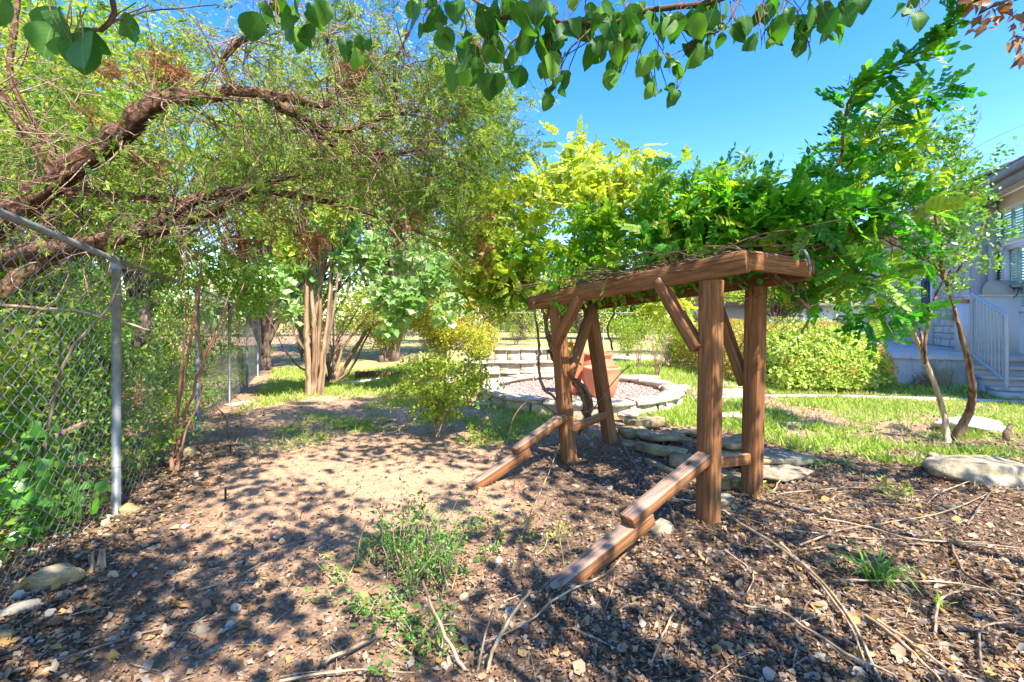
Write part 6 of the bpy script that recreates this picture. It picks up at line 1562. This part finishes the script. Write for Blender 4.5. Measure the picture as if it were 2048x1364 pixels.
for xx, yy in zip(x[k], y[k]):
    a = rng.random() * 2 * PI; L = rng.uniform(.04, .16) + .25 * rng.random() ** 4; q = np.array([xx, yy, ghf(xx, yy) + .012]); d = np.array([math.cos(a) * L, math.sin(a) * L, 0])
    limb(g, [q, q + d * .5 + [rng.normal(0, .01), rng.normal(0, .01), .014 * rng.random()], q + d + [0, 0, .015 * rng.random()]], [.0022, .002, .0012], 3, 2, 0)
o = g.build('twig_litter', M['stick']); props(o, 'fine broken twigs scattered through the leaf litter', 'twigs', kind='stuff')
g = Geo(); n = 9000; x, y = visible_xy(n, 1.3, 9)
dens = (.25 + .75 * sandzone(x, y)) * (1 - .7 * grasszone(x, y)); k = rng.random(n) < dens; x, y = x[k], y[k]; n = len(x)
scatter(g, OCT, np.stack([x, y, gh(x, y) + .004], -1), rdir(n, 0, .2), rdir(n, 2), .004 + .012 * rng.random(n) ** 3)
o = g.build('pebbles', M['pebble']); props(o, 'pale pebbles and chips scattered on the bare soil', 'pebbles', kind='stuff')
# understory floor behind the fence
g = Geo(); n = 24000; y = 1.2 + rng.random(n) ** 1.3 * 23; x = fence_x(y) - .15 - rng.random(n) ** 1.2 * 4.5
scatter(g, T_LEAF2, np.stack([x, y, gh(x, y) + rng.random(n) * .22], -1), rdir(n, .2), rdir(n, 1.2), .05 + .03 * rng.random(n))
o = g.build('ground_cover', M['oak_d']); props(o, 'low leafy ground cover filling the floor of the thicket', 'ground cover', kind='stuff')
# lawn blades
g = Geo(); n = 330000; x, y = visible_xy(n, 3.0, 15.0, .85)
z = grasszone(x, y); k = rng.random(n) < z ** 1.5 * .85
rr = np.hypot(x - fc.x, y - fc.y); k &= rr > FR + .1
k &= ~((np.abs(x - 4.2) < .0)) & ~((x > -1.2) & (x < 1.35) & (y > 10.2) & (y < 12.4)) & (gh(x, y) > -5)
pat = (x > 7.4) & ((y - 9.4) > -.45 * (x - 9.5) - .2); k &= ~pat
x, y = x[k], y[k]; n = len(x)
lush = vnoise(x, y, 1.1)
L = (.035 + .05 * rng.random(n)) * (.7 + .7 * lush)
P = np.stack([x, y, gh(x, y) + .002], -1)
w = ([(-.10, 0, 0), (.10, 0, 0), (0, 1, .35)], [(0, 1, 2)], [])
scatter(g, w, P, rdir(n, 1.1), rdir(n, .1), L * (1 + .05 * y))
o = g.build('lawn', M['grass']); props(o, 'patchy green lawn grass in full sun', 'grass', kind='stuff')
g = Geo(); n = 95000; x, y = visible_xy(n, 3.0, 11.0, .9); z = grasszone(x, y); k = rng.random(n) < np.clip(z, .0, .6); rr = np.hypot(x - fc.x, y - fc.y); k &= (rr > FR + .1) & ~((x > 7.4) & ((y - 9.4) > -.45 * (x - 9.5) - .2)); x, y = x[k], y[k]; n = len(x)
scatter(g, w, np.stack([x, y, gh(x, y)], -1), rdir(n, .5), rdir(n, .1), .05 + .05 * rng.random(n)); o = g.build('dry_grass', M['grass_dry']); props(o, 'straw-coloured dry blades mixed into the lawn', 'grass', kind='stuff')
# coarser tufts at the lawn front edge
g = Geo()
n = 5200; cx_ = rng.uniform(2.9, 7.5, 260); cy_ = 6.6 - .95 * (cx_ - 1.5) + rng.uniform(-.1, 2.6, 260); i = rng.integers(0, 260, n); x = cx_[i] + rng.normal(0, .06, n); y = cy_[i] + rng.normal(0, .06, n); k = (grasszone(x, y) > .25) & (y > 3.2); x, y = x[k], y[k]; n = len(x)
scatter(g, T_BLADE, np.stack([x, y, gh(x, y)], -1), rdir(n, 1.0), rdir(n, .1), .09 + .09 * rng.random(n)); o = g.build('coarse_grass', M['grass']); props(o, 'coarse longer grass tufts along the lawn front', 'grass', kind='stuff')
# fallen leaves on mulch bed by the shrub and lawn
g = Geo(); n = 2600; x = rng.uniform(4.5, 9.3, n); y = rng.uniform(7.5, 9.0, n) ; x = x; k = (np.abs(y - (8.7 - .06 * (x - 6))) < .45); x, y = x[k], y[k]; n = len(x)
scatter(g, T_CH, np.stack([x, y, gh(x, y) + .012], -1), rdir(n, 0, .3), rdir(n, 1.2), .04 + .03 * rng.random(n)); o = g.build('mulch_leaves', M['litter']); props(o, 'brown mulch of dropped leaves under the rounded shrub', 'leaf litter', kind='stuff')
